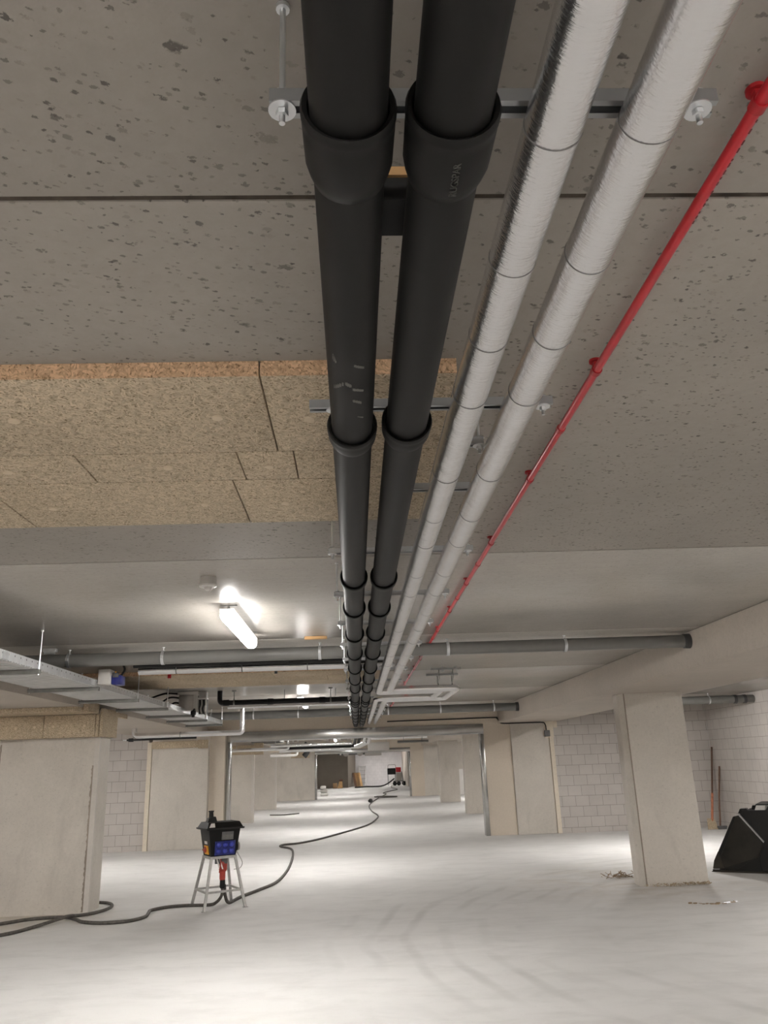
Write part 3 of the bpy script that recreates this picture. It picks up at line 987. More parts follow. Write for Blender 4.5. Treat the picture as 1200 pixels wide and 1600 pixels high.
for i, (y, hasrod) in enumerate(((5.1, 1), (6.60, 1), (8.15, 0), (9.66, 1), (11.19, 1), (12.80, 1), (14.19, 1), (15.8, 1))):
    h = thing('tray_hanger', (-2.9, y, TZ - .045), '%s steel bracket under the cable tray, counted from the camera' % ORD[i], 'bracket', HG)
    MB().box(-3.27, -2.565, y - .02, y + .02, TZ - .042, TZ - .0045, .003).build('cross_rail', 'rail_dark', h)
    for x in ((-2.578, -3.255) if hasrod else (-3.255,)):
        MB().tube([(x, y, TZ - .05), (x, y, CEIL - .001)], .005, 10).build('threaded_rod', 'zinc_bright', h)
        MB().lathe([(0, 0), (.012, 0), (.012, .012), (0, .012)], (x, y, CEIL - .013), (0, 0, 1), 12).build('nut', 'zinc_bright', h)

# boxes on the tray side
r = thing('socket_box', (-2.5, 8.3, 2.50), 'pale box with blue plugs fixed to the near part of the cable tray', 'socket box')
MB().box(-2.594, -2.475, 8.17, 8.33, 2.505, 2.655, .006).build('housing', 'offwhite', r)
MB().box(-2.474, -2.38, 8.22, 8.40, 2.505, 2.60, .01).build('blue_plug', 'blue', r)
MB().box(-2.465, -2.40, 8.215, 8.225, 2.575, 2.625, .006).build('socket_lid', 'dkgrey', r)
MB().lathe([(0, 0), (.007, 0), (.007, .005), (0, .005)], (-2.432, 8.212, 2.628), (0, 1, 0), 12).build('indicator', 'yellow', r)
MB().tube(smooth([(-2.40, 8.30, 2.60), (-2.37, 8.31, 2.66), (-2.40, 8.33, 2.73), (-2.44, 8.4, CEIL - .005)]), .011, 10).build('cable', 'black_matt', r)
r = thing('pipe_fitting', (-2.78, 7.7, 2.74), 'bright clamp fitting at the dark left end of the nearer waste pipe', 'clamp')
MB().box(-2.95, -2.83, 7.60, 7.66, 2.765, 2.798, .004).build('bracket', 'zinc_bright', r)
MB().lathe([(0, -.05), (.016, -.05), (.016, .05), (0, .05)], (-2.89, 7.62, 2.757), (1, 0, 0), 14).build('bolt', 'zinc_bright', r)

r = thing('junction_box', (-2.56, 12.5, 2.51), 'tall grey junction box on the cable tray edge', 'junction box', 'grey boxes by the cable tray')
MB().box(-2.69, -2.47, 12.42, 12.62, 2.515, 2.745, .008).build('housing', 'greybox', r)
MB().box(-2.71, -2.395, 12.40, 12.64, 2.75, 2.797, .006).build('lid', 'offwhite', r)
MB().box(-2.47, -2.41, 12.42, 12.46, 2.50, 2.748, .004).build('side_rail', 'offwhite', r)
for (p, q) in (((-2.69, 12.5, 2.71), (-3.0, 12.4, 2.60)), ((-2.69, 12.5, 2.63), (-2.85, 12.4, 2.55)), ((-2.70, 12.5, 2.77), (-3.1, 12.3, 2.70))):
    MB().tube(smooth([p, ((p[0] + q[0]) / 2, (p[1] + q[1]) / 2, max(p[2], q[2]) + .005), q]), .013, 10).build('cable', 'black_matt', r)
pb = MB().lathe([(0, 0), (.022, .003), (.026, .03), (.04, .04), (.042, .085), (.03, .10), (0, .10)], (-2.45, 12.35, 2.405), (0, 0, 1), 20)
pb.tube([(-2.45, 12.35, 2.50), (-2.45, 12.42, 2.53)], .014, 10)
pb.build('plug', 'black_matt', r)['label'] = 'round black plug hanging below'
r = thing('junction_box', (-2.36, 12.5, 2.50), 'open grey box with dark wiring right of the tall junction box', 'junction box', 'grey boxes by the cable tray')
MB().box(-2.405, -2.27, 12.52, 12.56, 2.46, 2.70).build('back_plate', 'dkgrey', r)
MB().box(-2.39, -2.275, 12.44, 12.56, 2.70, 2.797, .006).build('top_box', 'greybox', r)
MB().box(-2.40, -2.262, 12.40, 12.56, 2.678, 2.698, .004).build('lid', 'offwhite', r)
MB().box(-2.282, -2.268, 12.42, 12.44, 2.40, 2.68).build('side_rail', 'offwhite', r)
MB().box(-2.295, -2.272, 12.41, 12.44, 2.49, 2.58, .003).build('tag', 'white', r)
for i in range(4):
    x = -2.385 + i * .028
    MB().tube(smooth([(x, 12.50, 2.67), (x + .01, 12.47, 2.60), (x - .008, 12.48, 2.54), (x + .004, 12.5, 2.47)]), .010, 10).build('wire', 'greybox' if i % 2 else 'black_matt', r)


# ------------------------------------------------------------------ lamps and detector
def lamp(x, y, label, group, mat='tube', L=1.40, rodded=False):
    r = thing('tube_light', (x, y, 2.66), label, 'ceiling light', group)
    y0, y1 = y - L / 2, y + L / 2
    sect = [(-.050, 2.722), (-.050, 2.708), (-.043, 2.688), (-.028, 2.672), (0, 2.667), (.028, 2.672), (.043, 2.688), (.050, 2.708), (.050, 2.722)]
    d = MB().prism([(x + a, z) for a, z in sect], 'y', y0, y1)
    d.build('diffuser', mat, r)
    MB().box(x - .053, x + .053, y0 - .004, y1 + .004, 2.7225, 2.760, .004).build('housing', 'tube_body', r)
    for yb in (y0 + .08, y1 - .08):
        b = MB().box(x - .06, x + .06, yb - .012, yb + .012, CEIL - .006, CEIL - .0005)
        b.box(x - .008, x + .008, yb - .01, yb + .01, 2.76, CEIL - .005)
        b.build('bracket', 'zinc', r)
    return r


CG = 'tube lights along the aisle'
names = {6.4: 'lit tube light nearest the camera on the ceiling left of the pipes', 14.35: 'lit tube light half hidden behind the black branch pipe'}
for y in (-6.0, -1.3, 6.4, 14.35, 21.9, 29.6, 37.3, 45.0, 51.0, 57.0):
    lab = names.get(y) or ('tube light behind the camera at the %s' % ('back wall' if y < -3 else 'nearest ceiling joint') if y < 0 else 'tube light deep in the car park, %s beyond the near steel frame' % {21.9: 'first', 29.6: 'second', 37.3: 'third', 45.0: 'fourth', 51.0: 'fifth', 57.0: 'sixth'}[y])
    lamp(-.915, y, lab, CG)
lamp(1.7, -1.6, 'added fill tube light, unseen behind the camera right of the pipes', CG)  # unseen fill light, added to brighten the near floor and foil pipes
lamp(-.915, -4.0, 'added fill tube light, unseen behind the camera between two others', CG)  # another unseen fill, added for the floor ahead of the camera
lamp(1.7, -4.3, 'added fill tube light, unseen behind the camera right of the pipes, nearer the rear wall', CG)  # last added fill, out of view, lifts the foil reflections
lamp(1.9, 62.6, 'tube light lighting the white far wall', CG)
for sx, side in ((5.55, 'right'), (-6.2, 'left')):
    for i, y in enumerate((-1.3, 6.4, 15.0, 22.2, 29.6, 37.3, 46.0)):
        lamp(sx if i == 2 else sx * 1.1, y, '%s tube light in the %s parking bay, counted from the camera end' % (ORD[i], side), 'tube lights in the bays', 'tube_side')

r = thing('presence_detector', (-.904, 4.86, 2.735), 'round white presence detector on the ceiling before the near tube light', 'detector')
MB().lathe([(0, 0), (.050, 0), (.050, .045), (0, .045)], (-.904, 4.86, 2.7545), (0, 0, 1), 32).build('base', 'offwhite', r)
MB().lathe([(0, 0), (.050, 0), (.056, .004), (.056, .014), (.046, .018), (0, .018)], (-.904, 4.86, 2.737), (0, 0, 1), 32).build('cover', 'white', r)
MB().lathe([(0, -.022), (.012, -.020), (.022, -.012), (.026, 0), (0, .001)], (-.904, 4.86, 2.736), (0, 0, 1), 24).build('lens', 'offwhite', r)
MB().bar((-.884, 4.84, 2.708), (-.848, 4.83, 2.742), .004, .004).build('pull_tab', 'white', r)

# cable and switch box on the back wall right
r = thing('surface_cable', (3.9, 18.88, 2.1), 'black cable bent around the right beam end down to a small box', 'cable')
cp = smooth([(.75, 18.985, 2.57), (1.4, 18.985, 2.572), (2.2, 18.985, 2.575), (3.24, 18.985, 2.578), (3.33, 18.95, 2.56), (3.37, 18.905, 2.50), (3.45, 18.90, 2.436), (3.9, 18.90, 2.430), (4.36, 18.88, 2.425), (4.445, 18.875, 2.38), (4.46, 18.87, 2.25)], 8)
MB().tube(cp, .013, 10).build('sheath', 'black_matt', r)
MB().box(4.41, 4.535, 18.84, 18.888, 2.105, 2.245, .006).build('box', 'dkgrey', r)

# ------------------------------------------------------------------ power distribution box on a stand
ang = math.atan2(.24, .46)
SB = thing('power_distribution_box', (-1.775, 10.98, 0), 'black site power box with blue sockets on an aluminium stand', 'power box')
ux, uy = Vector((math.cos(ang), math.sin(ang), 0)), Vector((-math.sin(ang), math.cos(ang), 0))
O = Vector((-1.775, 10.98, 0))


def L3(a, b, z):
    return O + ux * a + uy * b + Vector((0, 0, z))


def quad(a, b, z, ox=0, oy=0):
    return [L3(-a + ox, -b + oy, z), L3(a + ox, -b + oy, z), L3(a + ox, b + oy, z), L3(-a + ox, b + oy, z)]


fh, th, zt = .262, .155, .585
for sx in (-1, 1):
    for sy in (-1, 1):
        lg = MB().bar(L3(sx * fh, sy * fh, 0.004), L3(sx * th, sy * th, zt), .030, .030, ang)
        lg.hull8([L3(sx * fh + a, sy * fh + b, 0) for a, b in ((-.03, -.025), (.03, -.025), (.03, .025), (-.03, .025))],
                 [L3(sx * fh + a, sy * fh + b, .005) for a, b in ((-.03, -.025), (.03, -.025), (.03, .025), (-.03, .025))])
        lg.build('leg', 'alu', SB)
zb = .20; k = fh + (th - fh) * zb / zt
for a, b in (((-k, -k), (k, -k)), ((k, -k), (k, k)), ((k, k), (-k, k)), ((-k, k), (-k, -k))):
    MB().bar(L3(*a, zb), L3(*b, zb), .022, .024).build('stretcher', 'alu', SB)
tpf = MB()
for a, b in (((-th - .015, -th), (th + .015, -th)), ((th, -th), (th, th)), ((th + .015, th), (-th - .015, th)), ((-th, th), (-th, -th))):
    tpf.bar(L3(*a, zt), L3(*b, zt), .030, .03)
tpf.build('top_frame', 'alu', SB)
hs = MB().hull8(quad(.162, .150, .60), quad(.205, .190, .915))
bx = hs.build('housing', 'black', SB)
rim = MB().hull8(quad(.245, .225, .915), quad(.250, .230, .935))
rim.build('rim', 'black_matt', SB)
ld = MB().hull8(quad(.235, .215, .935), quad(.205, .160, 1.000))
ld.build('lid', 'black', SB)
st = MB().hull8([L3(-.212, -.208, .945), L3(-.135, -.208, .945), L3(-.13, -.165, .99), L3(-.175, -.165, .99)],
                [L3(-.212, -.2105, .947), L3(-.135, -.2105, .947), L3(-.13, -.168, .992), L3(-.175, -.168, .992)])
st.build('sticker', 'white', SB)


def front_y(z):      # front wall slopes outwards with height
    return -(.150 + (.190 - .150) * (z - .60) / .315)


def left_x(z):
    return -(.162 + (.205 - .162) * (z - .60) / .315)


def fpatch(a0, a1, z0, z1, d, name, mat, parent):
    y0, y1 = front_y(z0), front_y(z1)
    return MB().hull8([L3(a0, y0, z0), L3(a1, y0, z0), L3(a1, y1, z1), L3(a0, y1, z1)],
                      [L3(a0, y0 - d, z0), L3(a1, y0 - d, z0), L3(a1, y1 - d, z1), L3(a0, y1 - d, z1)]).build(name, mat, parent)


sp_ = fpatch(-.118, .145, .612, .776, .012, 'socket_panel', 'blue', SB)
for i in range(3):
    for j in range(2):
        a0 = -.108 + i * .084; z0 = .622 + j * .076
        yy = front_y(z0 + .035) - .013
        MB().lathe([(0, -.016), (.020, -.015), (.028, -.008), (.031, 0), (0, .001)], L3(a0 + .037, yy, z0 + .035), -uy * -1, 24).build('socket', 'blue_lt', sp_)
        MB().hull8([L3(a0 + .012, yy + .003, z0 + .060), L3(a0 + .062, yy + .003, z0 + .060), L3(a0 + .062, yy + .003, z0 + .072), L3(a0 + .012, yy + .003, z0 + .072)],
                   [L3(a0 + .012, yy - .016, z0 + .060), L3(a0 + .062, yy - .016, z0 + .060), L3(a0 + .062, yy - .012, z0 + .072), L3(a0 + .012, yy - .012, z0 + .072)]).build('hinge', 'blue', sp_)
mp_ = fpatch(-.035, .115, .79, .885, .008, 'meter_hatch', 'dkgrey', SB)
fpatch(-.03, .10, .805, .85, .011, 'display', 'lcd', mp_)


def lpatch(b0, b1, z0, z1, d, name, mat, parent):
    x0, x1 = left_x(z0), left_x(z1)
    return MB().hull8([L3(x0, b0, z0), L3(x0, b1, z0), L3(x1, b1, z1), L3(x1, b0, z1)],
                      [L3(x0 - d, b0, z0), L3(x0 - d, b1, z0), L3(x1 - d, b1, z1), L3(x1 - d, b0, z1)]).build(name, mat, parent)


sw = lpatch(-.085, .055, .622, .725, .012, 'main_switch', 'yellow', SB)
MB().bar(L3(left_x(.675) - .028, -.04, .675), L3(left_x(.675) - .028, .04, .675), .03, .022).build('switch_knob', 'orange', sw)
MB().lathe([(0, 0), (.035, 0), (.035, .015), (0, .015)], L3(left_x(.675) - .027, 0, .675), ux, 20).build('switch_base', 'orange', sw)
lpatch(-.06, .05, .742, .777, .003, 'rating_label', 'white', SB)
ep = MB().lathe([(0, 0), (.05, 0), (.055, .03), (.05, .06), (0, .06)], L3(.172, 0, .685), ux, 24)
ep.build('side_outlet', 'black_matt', SB)
MB().lathe([(0, 0), (.052, 0), (.05, .02), (0, .022)], L3(.235, 0, .69), ux, 24).build('outlet_cap', 'greybox', SB)
hd = MB().hull8([L3(-.185, -.05, .995), L3(-.055, -.05, .995), L3(-.055, .05, .995), L3(-.185, .05, .995)], [L3(-.165, -.04, 1.05), L3(-.075, -.04, 1.065), L3(-.075, .04, 1.065), L3(-.165, .04, 1.05)])
hd.lathe([(0, 0), (.030, 0), (.028, .05), (.026, .075), (.036, .078), (.036, .092), (0, .095)], L3(-.125, 0, 1.045), (0, 0, 1), 16)
hd.build('lifting_handle', 'black_matt', SB)
MB().tube(smooth([L3(.20, -.02, .66), L3(.25, -.03, .58), L3(.30, -.02, .49), L3(.27, -.03, .43), L3(.18, -.05, .42)]), .004, 8).build('lanyard', 'greybox', SB)
# plugs under the box
pg = thing('red_plug', (-1.72, 10.95, .2), 'red industrial plug and cable hanging under the power box', 'plug')
OB = L3(.01, -.03, 0)
MB().box(OB.x - .07, OB.x + .085, OB.y - .05, OB.y + .05, .50, .598, .008).build('inlet', 'dkgrey', pg)
MB().lathe([(0, 0), (.045, .0), (.055, -.03), (.052, -.10), (.04, -.12), (0, -.12)], OB + Vector((.03, -.005, .53)), (0, 0, 1), 20).build('plug_collar', 'orange', pg)
MB().lathe([(.038, 0), (.038, -.10), (.03, -.14), (.028, -.20), (0, -.20)], OB + Vector((.025, 0, .43)), (0, 0, 1), 18).build('plug_body', 'orange', pg)
MB().lathe([(.034, 0), (.036, -.08), (.026, -.10), (0, -.10)], OB + Vector((.028, -.002, .31)), (0, 0, 1), 18).build('cable_gland', 'black_matt', pg)
for (dx, w) in ((-.05, .02), (-.012, .016)):
    MB().hull8([OB + Vector((dx, -.062, .56)), OB + Vector((dx + w, -.062, .56)), OB + Vector((dx + w + .04, -.062, .44)), OB + Vector((dx + .04, -.062, .44))],
               [OB + Vector((dx, -.065, .56)), OB + Vector((dx + w, -.065, .56)), OB + Vector((dx + w + .04, -.065, .44)), OB + Vector((dx + .04, -.065, .44))]).build('tag', 'white', pg)
MB().tube(smooth([OB + Vector((.0, -.062, .62)), OB + Vector((.01, -.066, .52)), OB + Vector((-.005, -.064, .40))]), .008, 8).build('cord', 'orange', pg)

# ------------------------------------------------------------------ cables on the floor
RC = .019
g0 = OB + Vector((.028, 0, .22))
r = thing('floor_cable', (-2.8, 10.6, 0), 'thick black cable from the power box to the foot of the left pillar', 'cable', 'cables on the floor')
MB().tube(smooth([(g0.x, g0.y, g0.z), (g0.x - .005, g0.y - .02, .13), (-1.80, 10.99, .05), (-1.90, 11.02, RC), (-2.209, 11.05, RC), (-2.43, 10.98, RC), (-2.565, 10.80, RC), (-2.55, 10.60, RC), (-2.53, 10.36, RC), (-2.65, 10.14, RC), (-2.925, 10.07, RC), (-3.20, 10.2, RC), (-3.35, 10.40, RC), (-3.52, 10.56, RC), (-3.73, 10.58, RC), (-3.97, 10.51, RC), (-4.17, 10.32, RC), (-4.7, 9.9, RC), (-6, 9.4, RC)], 8), RC, 14).build('sheath', 'cable', r)
r = thing('floor_cable', (-3.4, 10.8, 0), 'thick black cable looping out from behind the left pillar', 'cable', 'cables on the floor')
MB().tube(smooth([(-6, 8.2, RC), (-4.6, 8.9, RC), (-3.877, 9.62, RC), (-3.695, 9.99, RC), (-3.52, 10.25, .045), (-3.43, 10.40, .056), (-3.36, 10.55, .035), (-3.25, 10.80, RC), (-3.17, 11.05, RC), (-3.18, 11.28, RC), (-3.27, 11.48, RC), (-3.42, 11.60, RC), (-3.8, 11.7, RC), (-4.6, 11.8, RC)], 8), RC, 14).build('sheath', 'cable', r)
r = thing('floor_cable', (0, 25, 0), 'long black cable snaking away down the aisle floor', 'cable', 'cables on the floor')
RD = .021
MB().tube(smooth([(g0.x + .02, g0.y + .03, .25), (g0.x + .03, g0.y + .05, .12), (-1.66, 11.12, RD), (-1.57, 11.55, RD), (-1.40, 12.1, RD), (-1.22, 12.8, RD), (-1.17, 14.0, RD), (-1.20, 15.4, RD), (-1.28, 16.8, RD), (-1.40, 17.7, RD), (-1.66, 18.25, RD), (-1.62, 18.62, RD), (-1.30, 18.85, RD), (-.88, 19.7, RD), (-.31, 21.4, RD), (.29, 23.5, RD), (.59, 25.8, RD), (.67, 27.5, RD), (.52, 30.1, RD), (.49, 33.7, RD), (.72, 37.4, RD), (1.17, 41.9, RD), (1.62, 45.8, RD), (1.50, 47.4, RD), (2.1, 50.6, RD), (2.6, 53, RD), (2.4, 57, RD), (2.6, 61.5, RD)], 6), RD, 10).build('sheath', 'cable', r)
r = thing('cable_coupling', (.5, 37, 0), 'black cable coupling on the floor in the far aisle', 'plug')
MB().lathe([(0, -.2), (.05, -.19), (.07, -.1), (.09, .05), (.08, .16), (0, .18)], (.58, 36.6, .09), (.25, 1, 0), 18).build('body', 'black_matt', r)
tag(MB().tube(smooth([(.9, 42.2, .03), (1.4, 41.4, .03), (2.0, 41.6, .03), (1.6, 42.3, .03), (1.0, 42.6, .03)]), .03, 8).build('hose_piece', 'cable'), 'short loop of dark hose on the floor before the far opening', 'hose')
tag(MB().tube(smooth([(-3.1, 30.0, .02), (-2.6, 29.8, .02), (-2.1, 30.4, .02)]), .02, 8).build('steel_rod', 'cable'), 'thin dark rod on the floor beside the left far pillars', 'rod')

# ------------------------------------------------------------------ loader bucket
U, V, P0 = Vector((.838, -.545, 0)), Vector((.545, .838, 0)), Vector((5.09, 12.12, 0))
BK = thing('loader_bucket', tuple(P0), 'black wheel-loader bucket lying on the floor at the right edge', 'bucket')


def B3(u, v, z):
    return P0 + U * u + V * v + Vector((0, 0, z))


def bprism(pts, v0, v1, name, mat, parent=BK):
    mb = MB()
    a = [mb.bm.verts.new(B3(u, v0, z)) for u, z in pts]; b = [mb.bm.verts.new(B3(u, v1, z)) for u, z in pts]
    n = len(pts)
    mb.bm.faces.new(a); mb.bm.faces.new(b[::-1])
    for i in range(n):
        mb.bm.faces.new((a[i], b[i], b[(i + 1) % n], a[(i + 1) % n]))
    return mb.build(name, mat, parent)


side = [(0.0, .045), (.027, .141), (.376, .739), (.451, .755), (.713, .401), (.706, .338), (.622, .204), (.123, .045)]
W = 1.75
for v in (0, W):
    s_ = bprism(side, v, v + .025, 'side_plate', 'bucket_side')
    bprism([(.0, .045), (.03, .15), (.10, .27), (.125, .175), (.15, .05)], v - .014, v - .001, 'wear_plate', 'bucket_worn', s_)
    bprism([(.03, .141), (.376, .739), (.42, .745), (.10, .155)], v - .012, v - .001, 'edge_bar', 'bucket', s_)
shell = [(-.01, 0.0), (.30, .0), (.62, .19), (.72, .34), (.725, .40), (.47, .77), (.455, .755), (.70, .40), (.695, .345), (.605, .21), (.30, .03), (-.01, .03)]
bprism(shell, .0, W + .02, 'shell', 'bucket')
bprism([(-.03, 0.0), (.12, 0), (.12, .022), (.02, .03)], -.01, W + .03, 'cutting_edge', 'bucket_worn')
bprism([(.445, .765), (.46, .782), (.735, .412), (.722, .395)], -.004, .03, 'top_flange', 'steel_edge')
bprism([(.10, 0), (.95, 0), (.95, .012), (.10, .02)], -.03, .06, 'skid_strip', 'bucket_worn')
bprism([(.05, .0), (.64, .0), (.64, .22), (.10, .05)], .012, .03, 'heel_plate', 'bucket')
bprism([(.44, .775), (.475, .84), (.56, .845), (.60, .80), (.52, .765)], .05, .20, 'lifting_lug', 'bucket')
bprism([(.48, .76), (.50, .82), (1.2, .83), (1.2, .02), (.40, .02), (.60, .22), (.69, .345), (.69, .42)], .03, .16, 'back_bracket', 'bucket')
bprism([(.48, .77), (.50, .82), (1.2, .83), (1.2, .02), (.62, .02), (.70, .33), (.73, .40)], 1.2, 1.24, 'back_bracket', 'bucket')
bprism([(.66, .80), (.70, .885), (.82, .885), (.80, .80)], .06, .62, 'coupler_plate', 'white')
bprism([(.69, .888), (.70, .905), (1.15, .905), (1.15, .888)], .04, .70, 'coupler_cap', 'bucket')
MB().tube([B3(.98, .0, .30), B3(.98, .35, .30)], .04, 16).build('coupler_pin', 'steel_edge', BK)
bprism([(.80, .80), (.86, .885), (1.02, .60), (.95, .55)], .02, .08, 'coupler_hook', 'bucket')

# ------------------------------------------------------------------ shovel, broom and debris
SH = thing('shovel', (7.9, 18.5, 0), 'long-handled orange shovel leaning in the corner of the right bay', 'shovel', 'tools in the corner')
MB().tube([(7.92, 18.51, .20), (8.10, 18.65, .95), (8.275, 18.78, 1.736)], .021, 12).build('handle', 'wood_dark', SH)
MB().tube([(7.885, 18.48, .10), (7.95, 18.53, .34), (8.05, 18.612, .74)], .026, 12).build('ferrule', 'rust', SH)
MB().hull8([(7.74, 18.38, .0), (7.98, 18.38, .0), (7.96, 18.50, .22), (7.80, 18.50, .22)],
           [(7.74, 18.395, .0), (7.98, 18.395, .0), (7.96, 18.515, .22), (7.80, 18.515, .22)]).build('blade', 'chips', SH)
BR = thing('broom', (8.04, 18.4, 0), 'dark broom leaning beside the orange shovel', 'broom', 'tools in the corner')
MB().tube([(8.01, 18.36, .06), (8.13, 18.46, .65), (8.285, 18.56, 1.31)], .019, 12).build('handle', 'wood_dark', BR)
MB().box(7.94, 8.14, 18.30, 18.37, .03, .07, .006).build('head', 'dkgrey', BR)
MB().box(7.95, 8.13, 18.31, 18.36, 0, .03).build('bristles', 'dkgrey', BR)
tw = MB()
for i in range(46):
    x = 3.62 + random.gauss(0, .09); y = 11.95 + random.gauss(0, .07)
    a = random.uniform(0, 6.3); l = .05 + .10 * random.random(); z = .004 + .05 * random.random()
    tw.bar((x, y, z), (x + l * math.cos(a), y + l * math.sin(a), max(.004, z + random.uniform(-.03, .05))), .007, .006)
tag(tw.build('twig_heap', 'straw'), 'small heap of dry twigs left of the right pillar foot', 'debris', kind='stuff')
sc = MB()
for i in range(40):
    t = random.random()
    x = 3.75 + .55 * t; y = 9.78 - .10 * math.sin(t * 3) + random.gauss(0, .02)
    s = .006 + .014 * random.random()
    sc.box(x - s, x + s, y - s * .6, y + s * .6, 0, s * .5)
tag(sc.build('grit', 'straw'), 'thin trail of grit in front of the right pillar', 'debris', kind='stuff')
for i, (x, y) in enumerate(((4.20, 9.72), (4.25, 9.74), (4.16, 9.70), (4.30, 9.75))):
    tag(MB().hull8([(x - .025, y - .012, 0), (x + .02, y - .018, 0), (x + .025, y + .012, 0), (x - .02, y + .016, 0)],
                   [(x - .02, y - .008, .012), (x + .018, y - .01, .006), (x + .02, y + .008, .014), (x - .015, y + .01, .01)]).build('metal_scrap', 'zinc_bright'),
        'shiny metal scrap on the floor in front of the right pillar', 'scrap', 'shiny scraps before the right pillar')

# ------------------------------------------------------------------ services seen through the first opening
def fpipe(path, rad, mat, name, label, cat='pipe', part='barrel', grp='services in the far hall', rod=True):
    r = thing(name, tuple(Vector(path[0])), label, cat, grp)
    MB().tube(rounded(path, rad * 1.6), rad, 18).build(part, mat, r)
    P = [Vector(p) for p in path]
    for a, b in zip(P, P[1:]):
        if (b - a).length > .85 and abs(b.z - a.z) < .1 and rod:
            for t in (.2, .8):
                q = a + (b - a) * t
                MB().tube([q + Vector((0, 0, rad * .9)), Vector((q.x, q.y, CEIL - .001))], .008, 8).build('hanger_rod', 'zinc', r)
    return r


for x, lab in ((.010, 'left black drain pipe continuing behind the near steel lintel'), (.157, 'right black drain pipe continuing behind the near steel lintel')):
    r = thing('drain_pipe', (x, 22, 2.46), lab, 'pipe', 'services in the far hall')
    MB().tube(rounded([(x, 19.255, 2.52), (x, 27.0, 2.50), (x - .05, 28.6, 2.36), (x - .05, 30.0, 2.30)], .3), .0553, 20).build('barrel', 'black', r)
    for k in range(9):
        MB().lathe([(.056, 0), (.068, 0), (.068, .09), (.056, .11)], (x, 19.6 + k * .85, 2.519), (0, 1, 0), 20).build('socket', 'black', r)
    MB().tube([(x, 24, 2.57), (x, 24, CEIL - .001)], .008, 8).build('hanger_rod', 'zinc', r)
for i, (x, lab) in enumerate(((.316, 'left foil pipe bending down behind the near steel lintel'), (.457, 'right foil pipe bending down behind the near steel lintel'))):
    fpipe([(x, 19.255, 2.547), (x, 25.5, 2.52), (x - .05, 26.6, 2.30), (x - .35, 27.6 + i * .2, 2.20), (-1.2, 27.8 + i * .2, 2.20)], .05, 'foil_y', 'lagged_pipe', lab, part='foil_jacket')
fpipe([(.5, 26.2, 2.42), (2.3, 26.2, 2.42)], .055, 'foil_x', 'lagged_pipe', 'level foil pipe running right from the far bends', part='foil_jacket')
fpipe([(1.25, 24.4, 2.235), (2.18, 24.4, 2.235)], .035, 'pvc', 'waste_pipe', 'dark grey pipe under the right side of the near steel lintel')
fpipe([(-2.5, 24.2, 2.235), (-.1, 24.2, 2.235)], .045, 'foil_x', 'lagged_pipe', 'upper foil pipe crossing left behind the near lintel', part='foil_jacket')
fpipe([(-2.2, 25.2, 2.19), (-.05, 25.2, 2.19)], .05, 'black', 'branch_pipe', 'black pipe crossing left behind the near lintel')
fpipe([(-2.5, 26.9, 2.14), (-.15, 26.9, 2.14)], .06, 'foil_x', 'lagged_pipe', 'lower foil pipe crossing left behind the near lintel', part='foil_jacket')
fpipe([(-4.0, 25.0, 2.16), (-2.05, 25.0, 2.16), (-2.05, 25.0, 2.42)], .05, 'foil_x', 'lagged_pipe', 'foil pipe with riser left of the far black pipe', part='foil_jacket')
r = thing('cable_tray', (-2.7, 24, 2.4), 'second cable tray behind the left part of the near steel lintel', 'cable tray')
MB().box(-3.2, -2.4, 20.0, 27.5, 2.42, 2.425).build('tray_floor', 'tray_floor', r)
for x in (-3.2, -2.4):
    MB().box(x - .003, x + .003, 20.0, 27.5, 2.42, 2.49).build('side_flange', 'zinc', r)
for k in range(6):
    y = 20.6 + k * 1.25
    MB().box(-3.25, -2.36, y - .02, y + .02, 2.38, 2.419).build('cross_rail', 'rail_dark', r)
    MB().tube([(-2.375, y, 2.40), (-2.375, y, CEIL - .001)], .006, 8).build('threaded_rod', 'zinc', r)
r = thing('air_duct', (.85, 32, 2.1), 'grey sheet-metal duct box hanging in the far hall', 'duct', 'duct boxes')
MB().box(.48, 1.30, 31.6, 32.6, 2.13, 2.42, .01).build('casing', 'greybox', r)
for x in (.6, 1.2):
    MB().tube([(x, 32.1, 2.42), (x, 32.1, CEIL - .001)], .008, 8).build('hanger_rod', 'zinc', r)
r = thing('air_duct', (.3, 50, 2.2), 'grey duct box hanging behind the far steel frame', 'duct', 'duct boxes')
MB().box(.55, 1.55, 49.6, 50.8, 2.10, 2.48, .01).build('casing', 'greybox', r)
MB().box(-1.1, .55, 49.9, 50.4, 2.18, 2.40, .01).build('branch_duct', 'dkgrey', r)
for x in (-.6, .25):
    MB().lathe([(0, 0), (.18, 0), (.18, .03), (0, .03)], (x, 49.88, 2.27), (0, 1, 0), 16).build('grille', 'greybox', r)
for x in (.7, 1.4):
    MB().tube([(x, 50.2, 2.48), (x, 50.2, CEIL - .001)], .01, 8).build('hanger_rod', 'zinc', r)
r = thing('ventilation_unit', (-3.0, 33, 2.0), 'beige air unit with white pipes beside the far left pillars', 'air unit')
MB().box(-3.25, -2.2, 31.0, 31.8, 2.16, 2.44, .01).build('casing', 'beige', r)
MB().tube(rounded([(-3.2, 30.9, 2.04), (-2.2, 30.9, 2.04), (-2.2, 30.9, 2.3)], .1), .05, 14).build('hose', 'white', r)
MB().tube(smooth([(-1.95, 30.9, 2.44), (-1.8, 30.9, 2.3), (-1.85, 30.9, 2.1), (-1.95, 30.9, 1.98)]), .10, 14).build('elbow', 'black_matt', r)
for x in (-3.0, -2.4):
    MB().tube([(x, 31.4, 2.44), (x, 31.4, CEIL - .001)], .008, 8).build('hanger_rod', 'zinc', r)
r = fpipe([(-.82, 44, 2.33), (-.82, 44, 2.12)], .04, 'white', 'alarm_sounder', 'small white sounder hanging under the far steel lintel', 'sounder', rod=False)
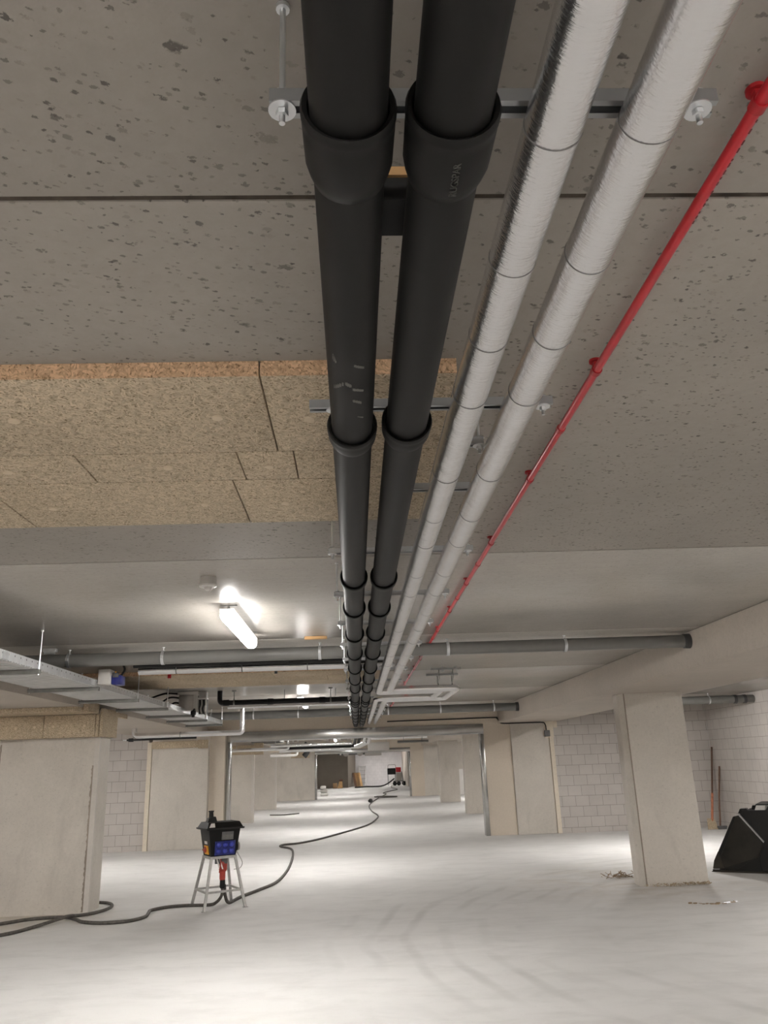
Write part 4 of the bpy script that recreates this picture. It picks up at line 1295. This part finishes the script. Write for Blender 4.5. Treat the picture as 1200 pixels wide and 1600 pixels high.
MB().tube([(-.82, 44, 2.33), (-.82, 44, CEIL - .001)], .01, 8).build('rod', 'zinc', r)
tag(MB().box(5.20, 5.55, 41.88, 41.95, 0, 1.22, .004).build('lit_wall_stand_in', 'white'), 'white sheet standing in for the lit wall seen between the far right pillars', 'panel')  # white sheet replaces a gap showing the brightly lit wall behind

# far end items
r = thing('pump_machine', (2.9, 62, 0), 'red and black screed pump machine by the white far wall', 'machine')
MB().box(2.35, 2.95, 61.8, 62.5, .80, 1.25, .03).build('hopper', 'black_matt', r)
MB().box(2.97, 3.35, 61.8, 62.4, .95, 1.30, .03).build('engine_cover', 'red', r)
MB().box(2.98, 3.4, 61.85, 62.3, .35, .93, .02).build('tank', 'greybox', r)
for (x, y) in ((2.38, 61.85), (2.38, 62.45), (2.92, 61.85), (2.92, 62.45)):
    MB().tube([(x, y, 0), (x, y, .8)], .025, 8).build('leg', 'zinc', r)
MB().tube(rounded([(2.38, 61.8, 1.25), (2.38, 61.8, 1.5), (2.95, 61.8, 1.5), (2.95, 61.8, 1.25)], .1), .018, 8).build('handle', 'rail_dark', r)
for (x, y) in ((3.15, 61.7), (3.55, 61.9), (2.85, 61.7)):
    MB().lathe([(0, -.05), (.14, -.05), (.16, 0), (.14, .05), (0, .05)], (x, y, .16), (.3, 1, 0), 16).build('wheel', 'black_matt', r)
MB().box(2.75, 3.5, 61.85, 62.2, .28, .36).build('chassis', 'rail_dark', r)
MB().tube(smooth([(2.8, 61.7, .5), (2.3, 61.0, .2), (1.8, 60.2, .06), (1.2, 59.6, .06), (.6, 59.9, .06), (-.1, 59.2, .06)]), .05, 10).build('hose', 'black_matt', r)
MB().tube([(3.4, 61.8, 1.0), (3.5, 61.7, .05)], .03, 8).build('prop', 'dkgrey', r)
r = thing('step_ladder', (.45, 65, 0), 'aluminium step ladder leaning on the white far wall', 'ladder')
for x in (.22, .75):
    MB().bar((x, 64.9, 0), (x, 65.5, 1.5), .05, .05).build('rail', 'alu', r)
for k in range(5):
    MB().bar((.22, 64.99 + k * .12, .22 + k * .3), (.75, 64.99 + k * .12, .22 + k * .3), .04, .04).build('rung', 'alu', r)
r = thing('timber_boards', (-.1, 64, 0), 'timber boards leaning beside the dark far-left wall', 'boards')
for k, x in enumerate((-.02, .14)):
    MB().hull8([(x - .1, 62.4, 0), (x + .35, 62.4, 0), (x + .35, 62.5, 0), (x - .1, 62.5, 0)], [(x - .3, 63.6, 1.0), (x + .15, 63.6, 1.0), (x + .15, 63.7, 1.0), (x - .3, 63.7, 1.0)]).build('board', 'wood' if k else 'wood_dark', r)
tag(MB().box(-1.72, -1.42, 60.6, 61.0, 0, .36, .01).build('cardboard_box', 'cardboard'), 'brown cardboard box by the dark far-left wall', 'box', 'boxes at the far wall')
r = thing('tool_bag', (-1.15, 60.7, 0), 'brown bag with dark top beside the far cardboard box', 'bag')
MB().hull8([(-1.40, 60.5, 0), (-1.0, 60.5, 0), (-1.0, 60.9, 0), (-1.40, 60.9, 0)], [(-1.25, 60.6, .48), (-1.05, 60.6, .48), (-1.05, 60.8, .48), (-1.25, 60.8, .48)]).build('body', 'wood', r)
MB().box(-1.25, -.98, 60.55, 60.85, .48, .62, .02).build('flap', 'wood_dark', r)
r = thing('cement_sacks', (-2.0, 46.5, 0), 'pale sacks piled against the far frame post', 'sacks')
for k, (z, w) in enumerate(((0, .42), (.19, .38), (.37, .30))):
    MB().box(-2.02, -2.02 + w, 46.3, 46.9, z, z + .17, .05).build('sack', ('offwhite', 'greybox', 'offwhite')[k], r)
